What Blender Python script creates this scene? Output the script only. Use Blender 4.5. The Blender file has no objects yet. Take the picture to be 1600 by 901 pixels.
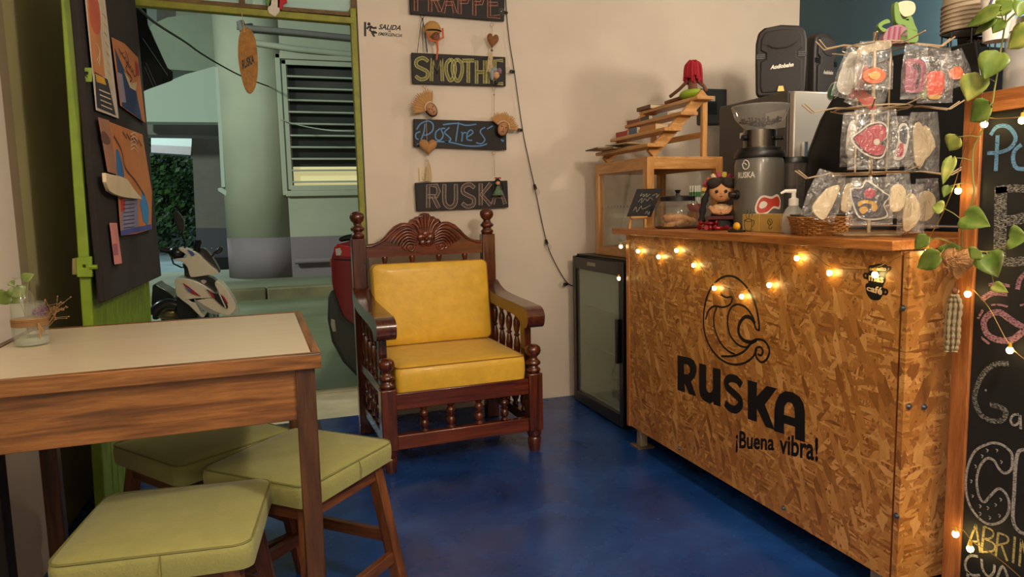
import bpy, bmesh, math, random
from mathutils import Vector, Matrix, geometry
random.seed(7)
R = math.radians
SC = bpy.context.scene
COL = SC.collection
# ---------------------------------------------------------------- camera
F = 1100.0
CAM = Vector((0, 0, 1.2))
_ey = Vector((-368, -117, F)).normalized()
_dz = Vector((220, 9650, F)); _dz = (_dz - _ey * _dz.dot(_ey)).normalized()
_ex = _dz.cross(_ey)
if _ex.x < 0: _ex = -_ex
M3 = Matrix((_ex, _ey, -_dz))
cd = bpy.data.cameras.new('camera'); cd.lens = F / 1600 * 36; cd.sensor_width = 36; cd.clip_start = .02
cam = bpy.data.objects.new('camera', cd); COL.objects.link(cam)
_r, _u, _b = M3.col[0], -M3.col[1], -M3.col[2]
cam.matrix_world = Matrix(((_r.x, _u.x, _b.x, CAM.x), (_r.y, _u.y, _b.y, CAM.y), (_r.z, _u.z, _b.z, CAM.z), (0, 0, 0, 1)))
SC.camera = cam
# ---------------------------------------------------------------- world, lights, exposure
w = bpy.data.worlds.new('world'); SC.world = w; w.use_nodes = True
w.node_tree.nodes['Background'].inputs[0].default_value = (.06, .09, .09, 1)
w.node_tree.nodes['Background'].inputs[1].default_value = .5
SC.view_settings.view_transform = 'Standard'; SC.view_settings.look = 'None'
SC.view_settings.exposure = 0.22; SC.view_settings.gamma = 1
def area(name, loc, tgt, size, power, color, shape='DISK', spread=180):
    d = bpy.data.lights.new(name, 'AREA'); d.energy = power; d.color = color; d.shape = shape; d.size = size; d.spread = R(spread)
    o = bpy.data.objects.new(name, d); COL.objects.link(o); o.location = loc
    o.rotation_euler = (Vector(tgt) - Vector(loc)).to_track_quat('-Z', 'Y').to_euler(); return o
WARM = (1, .85, .68)
def bulb_light(name, loc, rad, power, color):
    d = bpy.data.lights.new(name, 'POINT'); d.energy = power; d.color = color; d.shadow_soft_size = rad
    o = bpy.data.objects.new(name, d); COL.objects.link(o); o.location = loc; return o
bulb_light('lamp_back_bar', (3.15, 2.55, 2.20), .05, 30, WARM)
bulb_light('lamp_room', (1.25, .40, 2.15), .09, 84, WARM)
bulb_light('lamp_ceiling', (1.9, -.6, 2.7), .25, 42, WARM)
bulb_light('fill_rear', (-.38, -1.3, 2.5), .12, 66, WARM)  # unseen fill light, added to brighten the left wall and table
area('street_lamp', (-4.0, 7.4, 4.2), (-.6, 12.5, 1.6), .5, 250, (.80, 1, .86))
area('street_lamp_far', (-3.5, 17.5, 5.0), (-2.5, 19, 0), .6, 330, (.75, .95, 1))
area('street_lamp_near', (1.5, 6.5, 4.6), (-.3, 6.2, 0), .5, 50, (.98, 1, .78))

# ---------------------------------------------------------------- helpers
def on(ax, v, p):
    d = M3 @ Vector((p[0] - 800, p[1] - 450.5, F)); t = (v - CAM[ax]) / d[ax]
    return CAM + d * t
def hexc(h, k=1.0):
    h = h.lstrip('#'); o = []
    for i in (0, 2, 4):
        c = int(h[i:i + 2], 16) / 255; c = c / 12.92 if c <= .04045 else ((c + .055) / 1.055) ** 2.4
        o.append(min(1, c * k))
    return (*o, 1)
def thing(name, label, cat, loc=(0, 0, 0), rz=0, group=None):
    o = bpy.data.objects.new(name, None); COL.objects.link(o); o.location = loc; o.rotation_euler = (0, 0, rz)
    o['label'] = label; o['category'] = cat
    if group: o['group'] = group
    return o
def tag(o, label=None, cat=None, group=None, kind=None):
    if label: o['label'] = label
    if cat: o['category'] = cat
    if group: o['group'] = group
    if kind: o['kind'] = kind
    return o
def inv(o):
    m = Matrix.LocRotScale(o.location, o.rotation_euler, o.scale)
    if o.parent: m = Matrix.LocRotScale(o.parent.location, o.parent.rotation_euler, o.parent.scale) @ m
    return m.inverted()
def kids(o): return [c for c in bpy.data.objects if c.parent == o]
def copy_tree(o, parent=None):
    c = o.copy(); COL.objects.link(c); c.parent = parent
    for ch in kids(o): copy_tree(ch, c)
    return c
class G:
    def __init__(s): s.v = []; s.f = []
    def add(s, vs, fs):
        n = len(s.v); s.v += [tuple(x) for x in vs]; s.f += [tuple(n + i for i in f) for f in fs]; return s
    def box(s, a, b, m=None):      # two opposite corners
        x0, y0, z0 = (min(a[i], b[i]) for i in range(3)); x1, y1, z1 = (max(a[i], b[i]) for i in range(3))
        vs = [Vector(t) for t in ((x0,y0,z0),(x1,y0,z0),(x1,y1,z0),(x0,y1,z0),(x0,y0,z1),(x1,y0,z1),(x1,y1,z1),(x0,y1,z1))]
        if m is not None: vs = [m @ q for q in vs]
        return s.add(vs, [(0,3,2,1),(4,5,6,7),(0,1,5,4),(1,2,6,5),(2,3,7,6),(3,0,4,7)])
    def bar(s, p, q, wx, wy, up=(0, 0, 1)):   # square bar from p to q
        p = Vector(p); q = Vector(q); d = (q - p).normalized(); u = Vector(up)
        if abs(d.dot(u)) > .95: u = Vector((0, 1, 0))
        x = d.cross(u).normalized() * wx / 2; y = x.cross(d).normalized() * wy / 2
        vs = [p-x-y, p+x-y, p+x+y, p-x+y, q-x-y, q+x-y, q+x+y, q-x+y]
        return s.add(vs, [(0,3,2,1),(4,5,6,7),(0,1,5,4),(1,2,6,5),(2,3,7,6),(3,0,4,7)])
    def tube(s, pts, r, n=8, closed=False):
        pts = [Vector(p) for p in pts]; m = len(pts); rr = r if isinstance(r, (list, tuple)) else [r] * m
        prev = None; vs = []; fs = []
        for i, p in enumerate(pts):
            if closed: t = (pts[(i+1) % m] - pts[i-1])
            else: t = pts[min(i+1, m-1)] - pts[max(i-1, 0)]
            if t.length < 1e-9: t = Vector((0, 0, 1))
            t.normalize()
            if prev is None:
                a = Vector((0, 0, 1)) if abs(t.z) < .9 else Vector((1, 0, 0)); x = t.cross(a).normalized()
            else:
                x = prev - t * prev.dot(t)
                x = x.normalized() if x.length > 1e-6 else t.orthogonal().normalized()
            prev = x; y = t.cross(x)
            for k in range(n):
                a = 2 * math.pi * k / n; vs.append(p + (x * math.cos(a) + y * math.sin(a)) * rr[i])
        for i in range(m if closed else m - 1):
            j = (i + 1) % m
            for k in range(n): fs.append((i*n+k, i*n+(k+1) % n, j*n+(k+1) % n, j*n+k))
        if not closed: fs += [tuple(range(n))[::-1], tuple((m-1)*n + k for k in range(n))]
        return s.add(vs, fs)
    def lathe(s, prof, n=20, o=(0, 0, 0), m=None):  # (r,z)
        o = Vector(o); vs = []; fs = []
        for r, z in prof:
            for k in range(n):
                a = 2 * math.pi * k / n; q = Vector((r * math.cos(a), r * math.sin(a), z))
                vs.append(o + (m @ q if m is not None else q))
        for i in range(len(prof) - 1):
            for k in range(n): fs.append((i*n+k, i*n+(k+1) % n, (i+1)*n+(k+1) % n, (i+1)*n+k))
        if prof[0][0] > 1e-6: fs.append(tuple(range(n))[::-1])
        if prof[-1][0] > 1e-6: fs.append(tuple((len(prof)-1)*n + k for k in range(n)))
        return s.add(vs, fs)
    def ball(s, c, r, n=14, m=None):
        c = Vector(c); r = (r, r, r) if not isinstance(r, (tuple, list)) else r; h = n // 2 + 1
        vs = []; fs = []
        for i in range(h + 1):
            t = math.pi * i / h
            for k in range(n):
                a = 2 * math.pi * k / n; q = Vector((r[0]*math.sin(t)*math.cos(a), r[1]*math.sin(t)*math.sin(a), -r[2]*math.cos(t)))
                vs.append(c + (m @ q if m is not None else q))
        for i in range(h):
            for k in range(n): fs.append((i*n+k, i*n+(k+1) % n, (i+1)*n+(k+1) % n, (i+1)*n+k))
        return s.add(vs, fs)
    def prism(s, poly, d, holes=()):      # poly: 3D planar pts, d: thickness vector
        d = Vector(d); loops = [[Vector(p) for p in l] for l in [poly, *holes]]
        flat = [p for l in loops for p in l]; tr = geometry.tessellate_polygon(loops); n = len(flat)
        vs = flat + [p + d for p in flat]; fs = []
        for a, b, c in tr: fs += [(a, b, c), (a+n, c+n, b+n)]
        k = 0
        for l in loops:
            for i in range(len(l)):
                j = (i + 1) % len(l); fs.append((k+i, k+j, k+j+n, k+i+n))
            k += len(l)
        return s.add(vs, fs)
    def ribbon(s, pts, wd, nrm, th=.0008, closed=False):
        nrm = Vector(nrm).normalized(); pts = [Vector(p) for p in pts]; m = len(pts)
        ww = wd if isinstance(wd, (list, tuple)) else [wd] * m; vs = []; fs = []
        for i, p in enumerate(pts):
            t = (pts[(i+1) % m] - pts[i-1]) if closed else (pts[min(i+1, m-1)] - pts[max(i-1, 0)])
            x = nrm.cross(t)
            x = x.normalized() if x.length > 1e-9 else Vector((0, 0, 1))
            x = x * ww[i] / 2
            vs += [p - x, p + x, p + x + nrm * th, p - x + nrm * th]
        for i in range(m if closed else m - 1):
            j = (i + 1) % m
            for k in range(4): fs.append((4*i+k, 4*i+(k+1) % 4, 4*j+(k+1) % 4, 4*j+k))
        if not closed: fs += [(3, 2, 1, 0), (4*m-4, 4*m-3, 4*m-2, 4*m-1)]
        return s.add(vs, fs)
    def out(s, name, mat, parent=None, w=False, bevel=0, seg=2, sub=0, smooth=40):
        vs = s.v
        if w and parent is not None:
            im = inv(parent); vs = [tuple(im @ Vector(q)) for q in vs]
        me = bpy.data.meshes.new(name); me.from_pydata(vs, [], s.f); me.validate(clean_customdata=False)
        bm = bmesh.new(); bm.from_mesh(me); bmesh.ops.remove_doubles(bm, verts=bm.verts, dist=1e-6)
        bmesh.ops.recalc_face_normals(bm, faces=bm.faces); bm.to_mesh(me); bm.free()
        if smooth:
            me.shade_smooth(); me.set_sharp_from_angle(angle=R(smooth))
        me.materials.append(mat)
        o = bpy.data.objects.new(name, me); COL.objects.link(o); o.parent = parent
        if bevel:
            b = o.modifiers.new('bevel', 'BEVEL'); b.width = bevel; b.segments = seg; b.limit_method = 'ANGLE'; b.angle_limit = R(35); b.harden_normals = False
        if sub:
            b = o.modifiers.new('sub', 'SUBSURF'); b.levels = sub; b.render_levels = sub
        return o
def smoothpts(pts, n=4, closed=False):
    pts = [Vector(p) for p in pts]; m = len(pts); o = []
    if m < 3: return pts
    for i in range(m if closed else m - 1):
        g = (lambda k: pts[k % m]) if closed else (lambda k: pts[max(0, min(m-1, k))])
        a, b, c, d = g(i-1), g(i), g(i+1), g(i+2)
        for k in range(n):
            t = k / n; o.append(.5 * ((2*b) + (c-a)*t + (2*a-5*b+4*c-d)*t*t + (3*b-a-3*c+d)*t**3))
    if not closed: o.append(pts[-1])
    return o
def rr2(w_, h_, r, n=5):   # rounded rectangle outline (2D)
    o = []
    for cx, cy, a0 in ((w_/2-r, h_/2-r, 0), (-w_/2+r, h_/2-r, 90), (-w_/2+r, -h_/2+r, 180), (w_/2-r, -h_/2+r, 270)):
        for k in range(n + 1):
            a = R(a0 + 90 * k / n); o.append((cx + r*math.cos(a), cy + r*math.sin(a)))
    return o
NRM = {0: Vector((-1, 0, 0)), 1: Vector((0, -1, 0)), 2: Vector((0, 0, 1))}
class Pic:
    """draws flat print on a real plane: crop origin and scale turn the photo's coordinates into points of the plane"""
    def __init__(s, ax, v, ox=0, oy=0, k=1.0, sgn=1): s.ax, s.vv, s.ox, s.oy, s.k = ax, v, ox, oy, k; s.n = NRM[ax] * sgn
    def p(s, q, lift=0):
        v = s.vv + s.n[s.ax] * lift
        return on(s.ax, v, (s.ox + q[0] / s.k, s.oy + q[1] / s.k))
    def P(s, qs, lift=0): return [s.p(q, lift) for q in qs]
    def poly(s, g, pts, th=.001, holes=(), lift=0, sm=0):
        P_ = s.P(pts, lift); H_ = [s.P(h, lift) for h in holes]
        if sm: P_ = smoothpts(P_, sm, True); H_ = [smoothpts(h, sm, True) for h in H_]
        g.prism(P_, s.n * th, H_); return g
    def line(s, g, pts, wd, th=.0008, sm=4, closed=False, lift=0):
        P_ = s.P(pts, lift)
        if sm and len(pts) > 2: P_ = smoothpts(P_, sm, closed)
        g.ribbon(P_, wd, s.n, th, closed); return g
def text_mesh(txt, bold=0.0, shear=0.0):
    c = bpy.data.curves.new('t', 'FONT'); c.body = txt; c.size = 1; c.offset = bold; c.shear = shear; c.resolution_u = 3
    o = bpy.data.objects.new('t', c); COL.objects.link(o); bpy.context.view_layer.update()
    me = bpy.data.meshes.new_from_object(o.evaluated_get(bpy.context.evaluated_depsgraph_get()))
    vs = [v.co.copy() for v in me.vertices]; fs = [tuple(p.vertices) for p in me.polygons]
    bpy.data.objects.remove(o); bpy.data.curves.remove(c); bpy.data.meshes.remove(me)
    x0 = min(v.x for v in vs); x1 = max(v.x for v in vs); y0 = min(v.y for v in vs); y1 = max(v.y for v in vs)
    return [((v.x-x0)/(x1-x0), (v.y-y0)/(y1-y0)) for v in vs], fs
def text_quad(g, txt, q, nrm, bold=0.0, th=.0006, shear=0):   # q = BL, BR, TR, TL in 3D
    uv, fs = text_mesh(txt, bold, shear); q = [Vector(a) for a in q]; nrm = Vector(nrm) * th; vs = []
    for u, v in uv: vs.append(q[0]*(1-u)*(1-v) + q[1]*u*(1-v) + q[2]*u*v + q[3]*(1-u)*v + nrm)
    g.add(vs, fs); return g
# ---------------------------------------------------------------- materials
MATS = {}
def nm(name):
    m = bpy.data.materials.new(name); m.use_nodes = True; nt = m.node_tree
    return m, nt, nt.nodes['Principled BSDF'], nt.nodes, nt.links
def mat(name, c, rough=.5, metal=0, var=0, scale=8, bump=0, bscale=60, coat=0, spec=.5, emit=None, es=0, trans=0, sheen=0, alpha=1, c2=None, stretch=(1, 1, 1)):
    if name in MATS: return MATS[name]
    m, nt, b, N, L = nm(name); c = hexc(c) if isinstance(c, str) else c
    b.inputs['Base Color'].default_value = c; b.inputs['Roughness'].default_value = rough; b.inputs['Metallic'].default_value = metal
    b.inputs['Coat Weight'].default_value = coat; b.inputs['Coat Roughness'].default_value = .12
    b.inputs['Specular IOR Level'].default_value = spec
    b.inputs['Transmission Weight'].default_value = trans; b.inputs['Sheen Weight'].default_value = sheen; b.inputs['Alpha'].default_value = alpha
    if emit: b.inputs['Emission Color'].default_value = hexc(emit) if isinstance(emit, str) else emit; b.inputs['Emission Strength'].default_value = es
    tc = N.new('ShaderNodeTexCoord'); mp = N.new('ShaderNodeMapping'); mp.inputs['Scale'].default_value = stretch; L.new(tc.outputs['Object'], mp.inputs[0])
    if var or c2:
        n = N.new('ShaderNodeTexNoise'); n.inputs['Scale'].default_value = scale; n.inputs['Detail'].default_value = 6; L.new(mp.outputs[0], n.inputs['Vector'])
        r = N.new('ShaderNodeValToRGB'); r.color_ramp.elements[0].position = .3; r.color_ramp.elements[1].position = .7
        if c2: a, d = hexc(c2), c
        else: a = tuple(x * (1 - var) for x in c[:3]) + (1,); d = tuple(min(1, x * (1 + var)) for x in c[:3]) + (1,)
        r.color_ramp.elements[0].color = a; r.color_ramp.elements[1].color = d
        L.new(n.outputs['Fac'], r.inputs[0]); L.new(r.outputs[0], b.inputs['Base Color'])
    if bump:
        n = N.new('ShaderNodeTexNoise'); n.inputs['Scale'].default_value = bscale; n.inputs['Detail'].default_value = 5; L.new(mp.outputs[0], n.inputs['Vector'])
        u = N.new('ShaderNodeBump'); u.inputs['Strength'].default_value = bump; u.inputs['Distance'].default_value = .004
        L.new(n.outputs['Fac'], u.inputs['Height']); L.new(u.outputs[0], b.inputs['Normal'])
    MATS[name] = m; return m
def wood(name, c1, c2, axis=0, rough=.35, coat=.0, scale=6, dark=None):
    m, nt, b, N, L = nm(name); tc = N.new('ShaderNodeTexCoord'); mp = N.new('ShaderNodeMapping')
    sc = [9, 9, 9]; sc[axis] = .7; mp.inputs['Scale'].default_value = sc; L.new(tc.outputs['Object'], mp.inputs[0])
    n = N.new('ShaderNodeTexNoise'); n.inputs['Scale'].default_value = scale; n.inputs['Detail'].default_value = 8; n.inputs['Distortion'].default_value = .6; L.new(mp.outputs[0], n.inputs['Vector'])
    r = N.new('ShaderNodeValToRGB'); e = r.color_ramp.elements; e[0].position = .32; e[1].position = .66; e[0].color = hexc(c1); e[1].color = hexc(c2)
    L.new(n.outputs['Fac'], r.inputs[0]); col = r.outputs[0]
    n2 = N.new('ShaderNodeTexNoise'); n2.inputs['Scale'].default_value = scale * 5; n2.inputs['Detail'].default_value = 7; n2.inputs['Roughness'].default_value = .7; L.new(mp.outputs[0], n2.inputs['Vector'])
    mx = N.new('ShaderNodeMixRGB'); mx.blend_type = 'OVERLAY'; mx.inputs[0].default_value = .42
    rr_ = N.new('ShaderNodeValToRGB'); rr_.color_ramp.elements[0].position = .33; rr_.color_ramp.elements[1].position = .66; rr_.color_ramp.elements[0].color = (.22, .22, .22, 1); rr_.color_ramp.elements[1].color = (.72, .72, .72, 1); L.new(n2.outputs['Fac'], rr_.inputs[0]); L.new(col, mx.inputs[1]); L.new(rr_.outputs[0], mx.inputs[2]); col = mx.outputs[0]
    if dark:
        n3 = N.new('ShaderNodeTexNoise'); n3.inputs['Scale'].default_value = 1.3; n3.inputs['Detail'].default_value = 3; n3.inputs['Distortion'].default_value = 1; L.new(mp.outputs[0], n3.inputs['Vector'])
        r3 = N.new('ShaderNodeValToRGB'); r3.color_ramp.elements[0].position = .50; r3.color_ramp.elements[1].position = .60; L.new(n3.outputs['Fac'], r3.inputs[0])
        m2 = N.new('ShaderNodeMixRGB'); L.new(r3.outputs[0], m2.inputs[0]); L.new(col, m2.inputs[1]); m2.inputs[2].default_value = hexc(dark); col = m2.outputs[0]
    L.new(col, b.inputs['Base Color']); b.inputs['Roughness'].default_value = rough; b.inputs['Coat Weight'].default_value = coat; b.inputs['Coat Roughness'].default_value = .15
    u = N.new('ShaderNodeBump'); u.inputs['Strength'].default_value = .15; u.inputs['Distance'].default_value = .002; L.new(n2.outputs['Fac'], u.inputs['Height']); L.new(u.outputs[0], b.inputs['Normal'])
    MATS[name] = m; return m
def film(name, tint=(1, 1, 1), haze=.12, rough=.08, bump=0, ior=1.45):
    """thin clear sheet: glass panes, plastic film"""
    m, nt, b, N, L = nm(name); N.remove(b); o = N['Material Output']
    t = N.new('ShaderNodeBsdfTransparent'); t.inputs[0].default_value = (*tint, 1)
    g = N.new('ShaderNodeBsdfGlossy'); g.inputs['Roughness'].default_value = rough
    d = N.new('ShaderNodeBsdfDiffuse'); d.inputs[0].default_value = (.85, .84, .8, 1)
    lw = N.new('ShaderNodeLayerWeight'); lw.inputs[0].default_value = .5; pw = N.new('ShaderNodeMath'); pw.operation = 'POWER'; pw.inputs[1].default_value = 4; L.new(lw.outputs['Facing'], pw.inputs[0])
    fr = N.new('ShaderNodeMath'); fr.operation = 'MULTIPLY_ADD'; fr.inputs[1].default_value = .6; fr.inputs[2].default_value = ior - 1.41; L.new(pw.outputs[0], fr.inputs[0])
    m1 = N.new('ShaderNodeMixShader'); m1.inputs[0].default_value = haze; L.new(t.outputs[0], m1.inputs[1]); L.new(d.outputs[0], m1.inputs[2])
    m2 = N.new('ShaderNodeMixShader'); L.new(fr.outputs[0], m2.inputs[0]); L.new(m1.outputs[0], m2.inputs[1]); L.new(g.outputs[0], m2.inputs[2]); L.new(m2.outputs[0], o.inputs[0])
    if bump:
        tc = N.new('ShaderNodeTexCoord'); n = N.new('ShaderNodeTexNoise'); n.inputs['Scale'].default_value = 30; n.inputs['Detail'].default_value = 3; n.inputs['Distortion'].default_value = 1.5; L.new(tc.outputs['Object'], n.inputs['Vector'])
        u = N.new('ShaderNodeBump'); u.inputs['Strength'].default_value = bump; u.inputs['Distance'].default_value = .02; L.new(n.outputs['Fac'], u.inputs['Height'])
        L.new(u.outputs[0], g.inputs['Normal']); L.new(u.outputs[0], lw.inputs['Normal'])
    MATS[name] = m; return m
def chalk(name, c, cover=.5, base='#151412'):
    """chalk rubbed on black board: broken by fine noise"""
    m, nt, b, N, L = nm(name); tc = N.new('ShaderNodeTexCoord')
    mp = N.new('ShaderNodeMapping'); mp.inputs['Rotation'].default_value = (R(25), R(35), R(15)); mp.inputs['Scale'].default_value = (700, 160, 420); L.new(tc.outputs['Object'], mp.inputs[0])
    n = N.new('ShaderNodeTexNoise'); n.inputs['Scale'].default_value = 1; n.inputs['Detail'].default_value = 2; L.new(mp.outputs[0], n.inputs['Vector'])
    r = N.new('ShaderNodeValToRGB'); r.color_ramp.elements[0].position = 1 - cover - .12; r.color_ramp.elements[1].position = 1 - cover + .12
    r.color_ramp.elements[0].color = hexc(base); r.color_ramp.elements[1].color = hexc(c); L.new(n.outputs['Fac'], r.inputs[0]); L.new(r.outputs[0], b.inputs['Base Color'])
    b.inputs['Roughness'].default_value = .9; MATS[name] = m; return m
def osb():
    m, nt, b, N, L = nm('osb'); tc = N.new('ShaderNodeTexCoord'); sp = N.new('ShaderNodeSeparateXYZ'); L.new(tc.outputs['Object'], sp.inputs[0])
    ad = N.new('ShaderNodeMath'); L.new(sp.outputs[0], ad.inputs[0]); L.new(sp.outputs[1], ad.inputs[1])
    cb = N.new('ShaderNodeCombineXYZ'); L.new(ad.outputs[0], cb.inputs[0]); L.new(sp.outputs[2], cb.inputs[1])
    col = None; hgt = None
    for i, ang in enumerate((10, 80, 143, 35, 117, 170, 58, 98, 25, 130, 3, 68)):
        mp = N.new('ShaderNodeMapping'); mp.vector_type = 'TEXTURE'; mp.inputs['Rotation'].default_value = (0, 0, R(ang)); mp.inputs['Location'].default_value = (i * 3.7, i * 1.9, 0)
        mp.inputs['Scale'].default_value = (.080, .015, 1) if i % 3 == 0 else (.050, .008, 1) if i % 3 == 1 else (.065, .022, 1); L.new(cb.outputs[0], mp.inputs[0])
        nz = N.new('ShaderNodeTexNoise'); nz.inputs['Scale'].default_value = 1.2; nz.inputs['Detail'].default_value = 3; L.new(mp.outputs[0], nz.inputs['Vector'])
        va = N.new('ShaderNodeMixRGB'); va.blend_type = 'ADD'; va.inputs[0].default_value = .55; L.new(mp.outputs[0], va.inputs[1]); L.new(nz.outputs['Color'], va.inputs[2])
        vo = N.new('ShaderNodeTexVoronoi'); vo.voronoi_dimensions = '2D'; vo.inputs['Scale'].default_value = 1; L.new(va.outputs[0], vo.inputs['Vector'])
        s2 = N.new('ShaderNodeSeparateColor'); L.new(vo.outputs['Color'], s2.inputs[0])
        rp = N.new('ShaderNodeValToRGB'); e = rp.color_ramp.elements; e[0].color = hexc('#8a5526'); e[1].color = hexc('#d89f5c')
        for ps, cc in ((.12, '#9c652c'), (.45, '#b07536'), (.7, '#bd8340'), (.9, '#cb944e')):
            q = e.new(ps); q.color = hexc(cc)
        L.new(s2.outputs[0], rp.inputs[0])
        # fibre streaks along the flake
        fm = N.new('ShaderNodeMapping'); fm.inputs['Scale'].default_value = (1, 7, 1); L.new(mp.outputs[0], fm.inputs[0])
        fn = N.new('ShaderNodeTexNoise'); fn.inputs['Scale'].default_value = 1.6; fn.inputs['Detail'].default_value = 4; L.new(fm.outputs[0], fn.inputs['Vector'])
        ov = N.new('ShaderNodeMixRGB'); ov.blend_type = 'OVERLAY'; ov.inputs[0].default_value = .45; L.new(rp.outputs[0], ov.inputs[1]); L.new(fn.outputs['Fac'], ov.inputs[2])
        if col is None: col = ov.outputs[0]; hgt = s2.outputs[1]
        else:
            gt = N.new('ShaderNodeMath'); gt.operation = 'GREATER_THAN'; gt.inputs[1].default_value = .62; L.new(s2.outputs[1], gt.inputs[0])
            mx = N.new('ShaderNodeMixRGB'); L.new(gt.outputs[0], mx.inputs[0]); L.new(col, mx.inputs[1]); L.new(ov.outputs[0], mx.inputs[2]); col = mx.outputs[0]
            mh = N.new('ShaderNodeMixRGB'); L.new(gt.outputs[0], mh.inputs[0]); L.new(hgt, mh.inputs[1]); L.new(s2.outputs[2], mh.inputs[2]); hgt = mh.outputs[0]
    # dark resin specks
    sn = N.new('ShaderNodeTexNoise'); sn.inputs['Scale'].default_value = 55; sn.inputs['Detail'].default_value = 4; L.new(cb.outputs[0], sn.inputs['Vector'])
    sr = N.new('ShaderNodeValToRGB'); sr.color_ramp.elements[0].position = .62; sr.color_ramp.elements[1].position = .70; L.new(sn.outputs['Fac'], sr.inputs[0])
    mx = N.new('ShaderNodeMixRGB'); L.new(sr.outputs[0], mx.inputs[0]); L.new(col, mx.inputs[1]); mx.inputs[2].default_value = hexc('#7d4f22'); col = mx.outputs[0]
    L.new(col, b.inputs['Base Color']); b.inputs['Roughness'].default_value = .42; b.inputs['Coat Weight'].default_value = .15; b.inputs['Coat Roughness'].default_value = .3
    u = N.new('ShaderNodeBump'); u.inputs['Strength'].default_value = .25; u.inputs['Distance'].default_value = .001; L.new(hgt, u.inputs['Height']); L.new(u.outputs[0], b.inputs['Normal'])
    MATS['osb'] = m; return m
def floor_mat():
    m, nt, b, N, L = nm('blue_floor'); tc = N.new('ShaderNodeTexCoord')
    n = N.new('ShaderNodeTexNoise'); n.inputs['Scale'].default_value = 2.2; n.inputs['Detail'].default_value = 8; n.inputs['Roughness'].default_value = .65; n.inputs['Distortion'].default_value = .5; L.new(tc.outputs['Object'], n.inputs['Vector'])
    r = N.new('ShaderNodeValToRGB'); e = r.color_ramp.elements; e[0].position = .3; e[0].color = hexc('#0f2a5c'); e[1].position = .72; e[1].color = hexc('#22529c')
    q = e.new(.5); q.color = hexc('#163c7c'); L.new(n.outputs['Fac'], r.inputs[0])
    n2 = N.new('ShaderNodeTexNoise'); n2.inputs['Scale'].default_value = 90; n2.inputs['Detail'].default_value = 2; L.new(tc.outputs['Object'], n2.inputs['Vector'])
    r2 = N.new('ShaderNodeValToRGB'); r2.color_ramp.elements[0].position = .74; r2.color_ramp.elements[1].position = .78; L.new(n2.outputs['Fac'], r2.inputs[0])
    mx = N.new('ShaderNodeMixRGB'); L.new(r2.outputs[0], mx.inputs[0]); L.new(r.outputs[0], mx.inputs[1]); mx.inputs[2].default_value = hexc('#5d7fae'); L.new(mx.outputs[0], b.inputs['Base Color'])
    n3 = N.new('ShaderNodeTexNoise'); n3.inputs['Scale'].default_value = 5; n3.inputs['Detail'].default_value = 6; L.new(tc.outputs['Object'], n3.inputs['Vector'])
    mr = N.new('ShaderNodeMapRange'); mr.inputs['To Min'].default_value = .10; mr.inputs['To Max'].default_value = .42; L.new(n3.outputs['Fac'], mr.inputs[0]); L.new(mr.outputs[0], b.inputs['Roughness'])
    u = N.new('ShaderNodeBump'); u.inputs['Strength'].default_value = .12; u.inputs['Distance'].default_value = .004; L.new(n3.outputs['Fac'], u.inputs['Height']); L.new(u.outputs[0], b.inputs['Normal'])
    MATS['blue_floor'] = m; return m
# ================================================================ the room
PL = mat('plaster', '#d9cdbd', .85, var=.05, scale=3, bump=.25, bscale=14)
OL = mat('olive_shade_wall', '#b9b07c', .85, var=.08, scale=3, bump=.2, bscale=14)  # wall behind the door leaf: its shade is put into the colour
TAN = mat('tan_shade_edge', '#a08f72', .85, var=.05, bump=.2, bscale=14)  # edge of that shade, painted as a tan tone
TEAL = mat('teal_wall', '#2f4d5c', .7, var=.12, scale=2.5, bump=.2, bscale=14)
GREEN = mat('green_paint', '#76931f', .42, var=.14, scale=14, bump=.15, bscale=40)
GRD = mat('green_frame', '#84861c', .5, var=.2, scale=20, bump=.2, bscale=40)
RUST = mat('chipped_brown', '#6b5433', .7, var=.35, scale=30)
BLK = mat('black_satin', '#121212', .35); BLKM = mat('black_matte', '#141312', .75, bump=.1, bscale=90)
CHR = mat('chrome', '#c8c8c8', .2, metal=1); STEEL = mat('steel', '#b5b0a6', .42, metal=.55, bump=.06, bscale=8, stretch=(1, 1, 60))
WHITE = mat('white_plastic', '#e4e0d6', .4)
YW, XE = 4.07, .485
def st(name, g, m, **k): return tag(g.out(name, m, **k), kind='structure')
st('floor', G().box((-1.1, -2.6, -.1), (3.5, 4.16, 0)), floor_mat(), smooth=0)
st('ceiling', G().box((-1.1, -2.6, 3.0), (3.6, 4.22, 3.1)), PL, smooth=0)
wb = G(); wb.box((XE, YW, 0), (3.6, YW + .16, 3.0)); wb.box((-1.1, YW, 2.74), (XE, YW + .16, 3.0)); wb.box((-1.1, YW, 0), (-.80, YW + .16, 2.74))
st('wall_back', wb, PL, smooth=0)
st('wall_left', G().box((-1.0, -2.6, 0), (-.816, 2.72, 3.0)), PL, smooth=0)
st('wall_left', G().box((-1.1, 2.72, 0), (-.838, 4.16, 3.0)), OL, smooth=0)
st('shade_edge_strip', G().box((-.86, 2.722, 0), (-.832, 2.86, 3.0)), TAN, smooth=0)  # thin painted strip standing for the shade's edge on the wall
st('wall_right', G().box((3.437, -2.6, 0), (3.6, 4.07, 3.0)), TEAL, smooth=0)
st('wall_rear', G().box((-1.1, -2.75, 0), (3.6, -2.6, 3.0)), PL, smooth=0)
SILL = mat('sill_concrete', '#d6c6a4', .8, var=.12, scale=7, bump=.3, bscale=30)
sl = G(); sl.box((-1.1, 4.16, -.1), (1.6, 4.80, .0)); sl.box((-1.1, 4.75, -.1), (1.6, 4.86, .004)); st('trim_2', sl, SILL)
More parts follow.
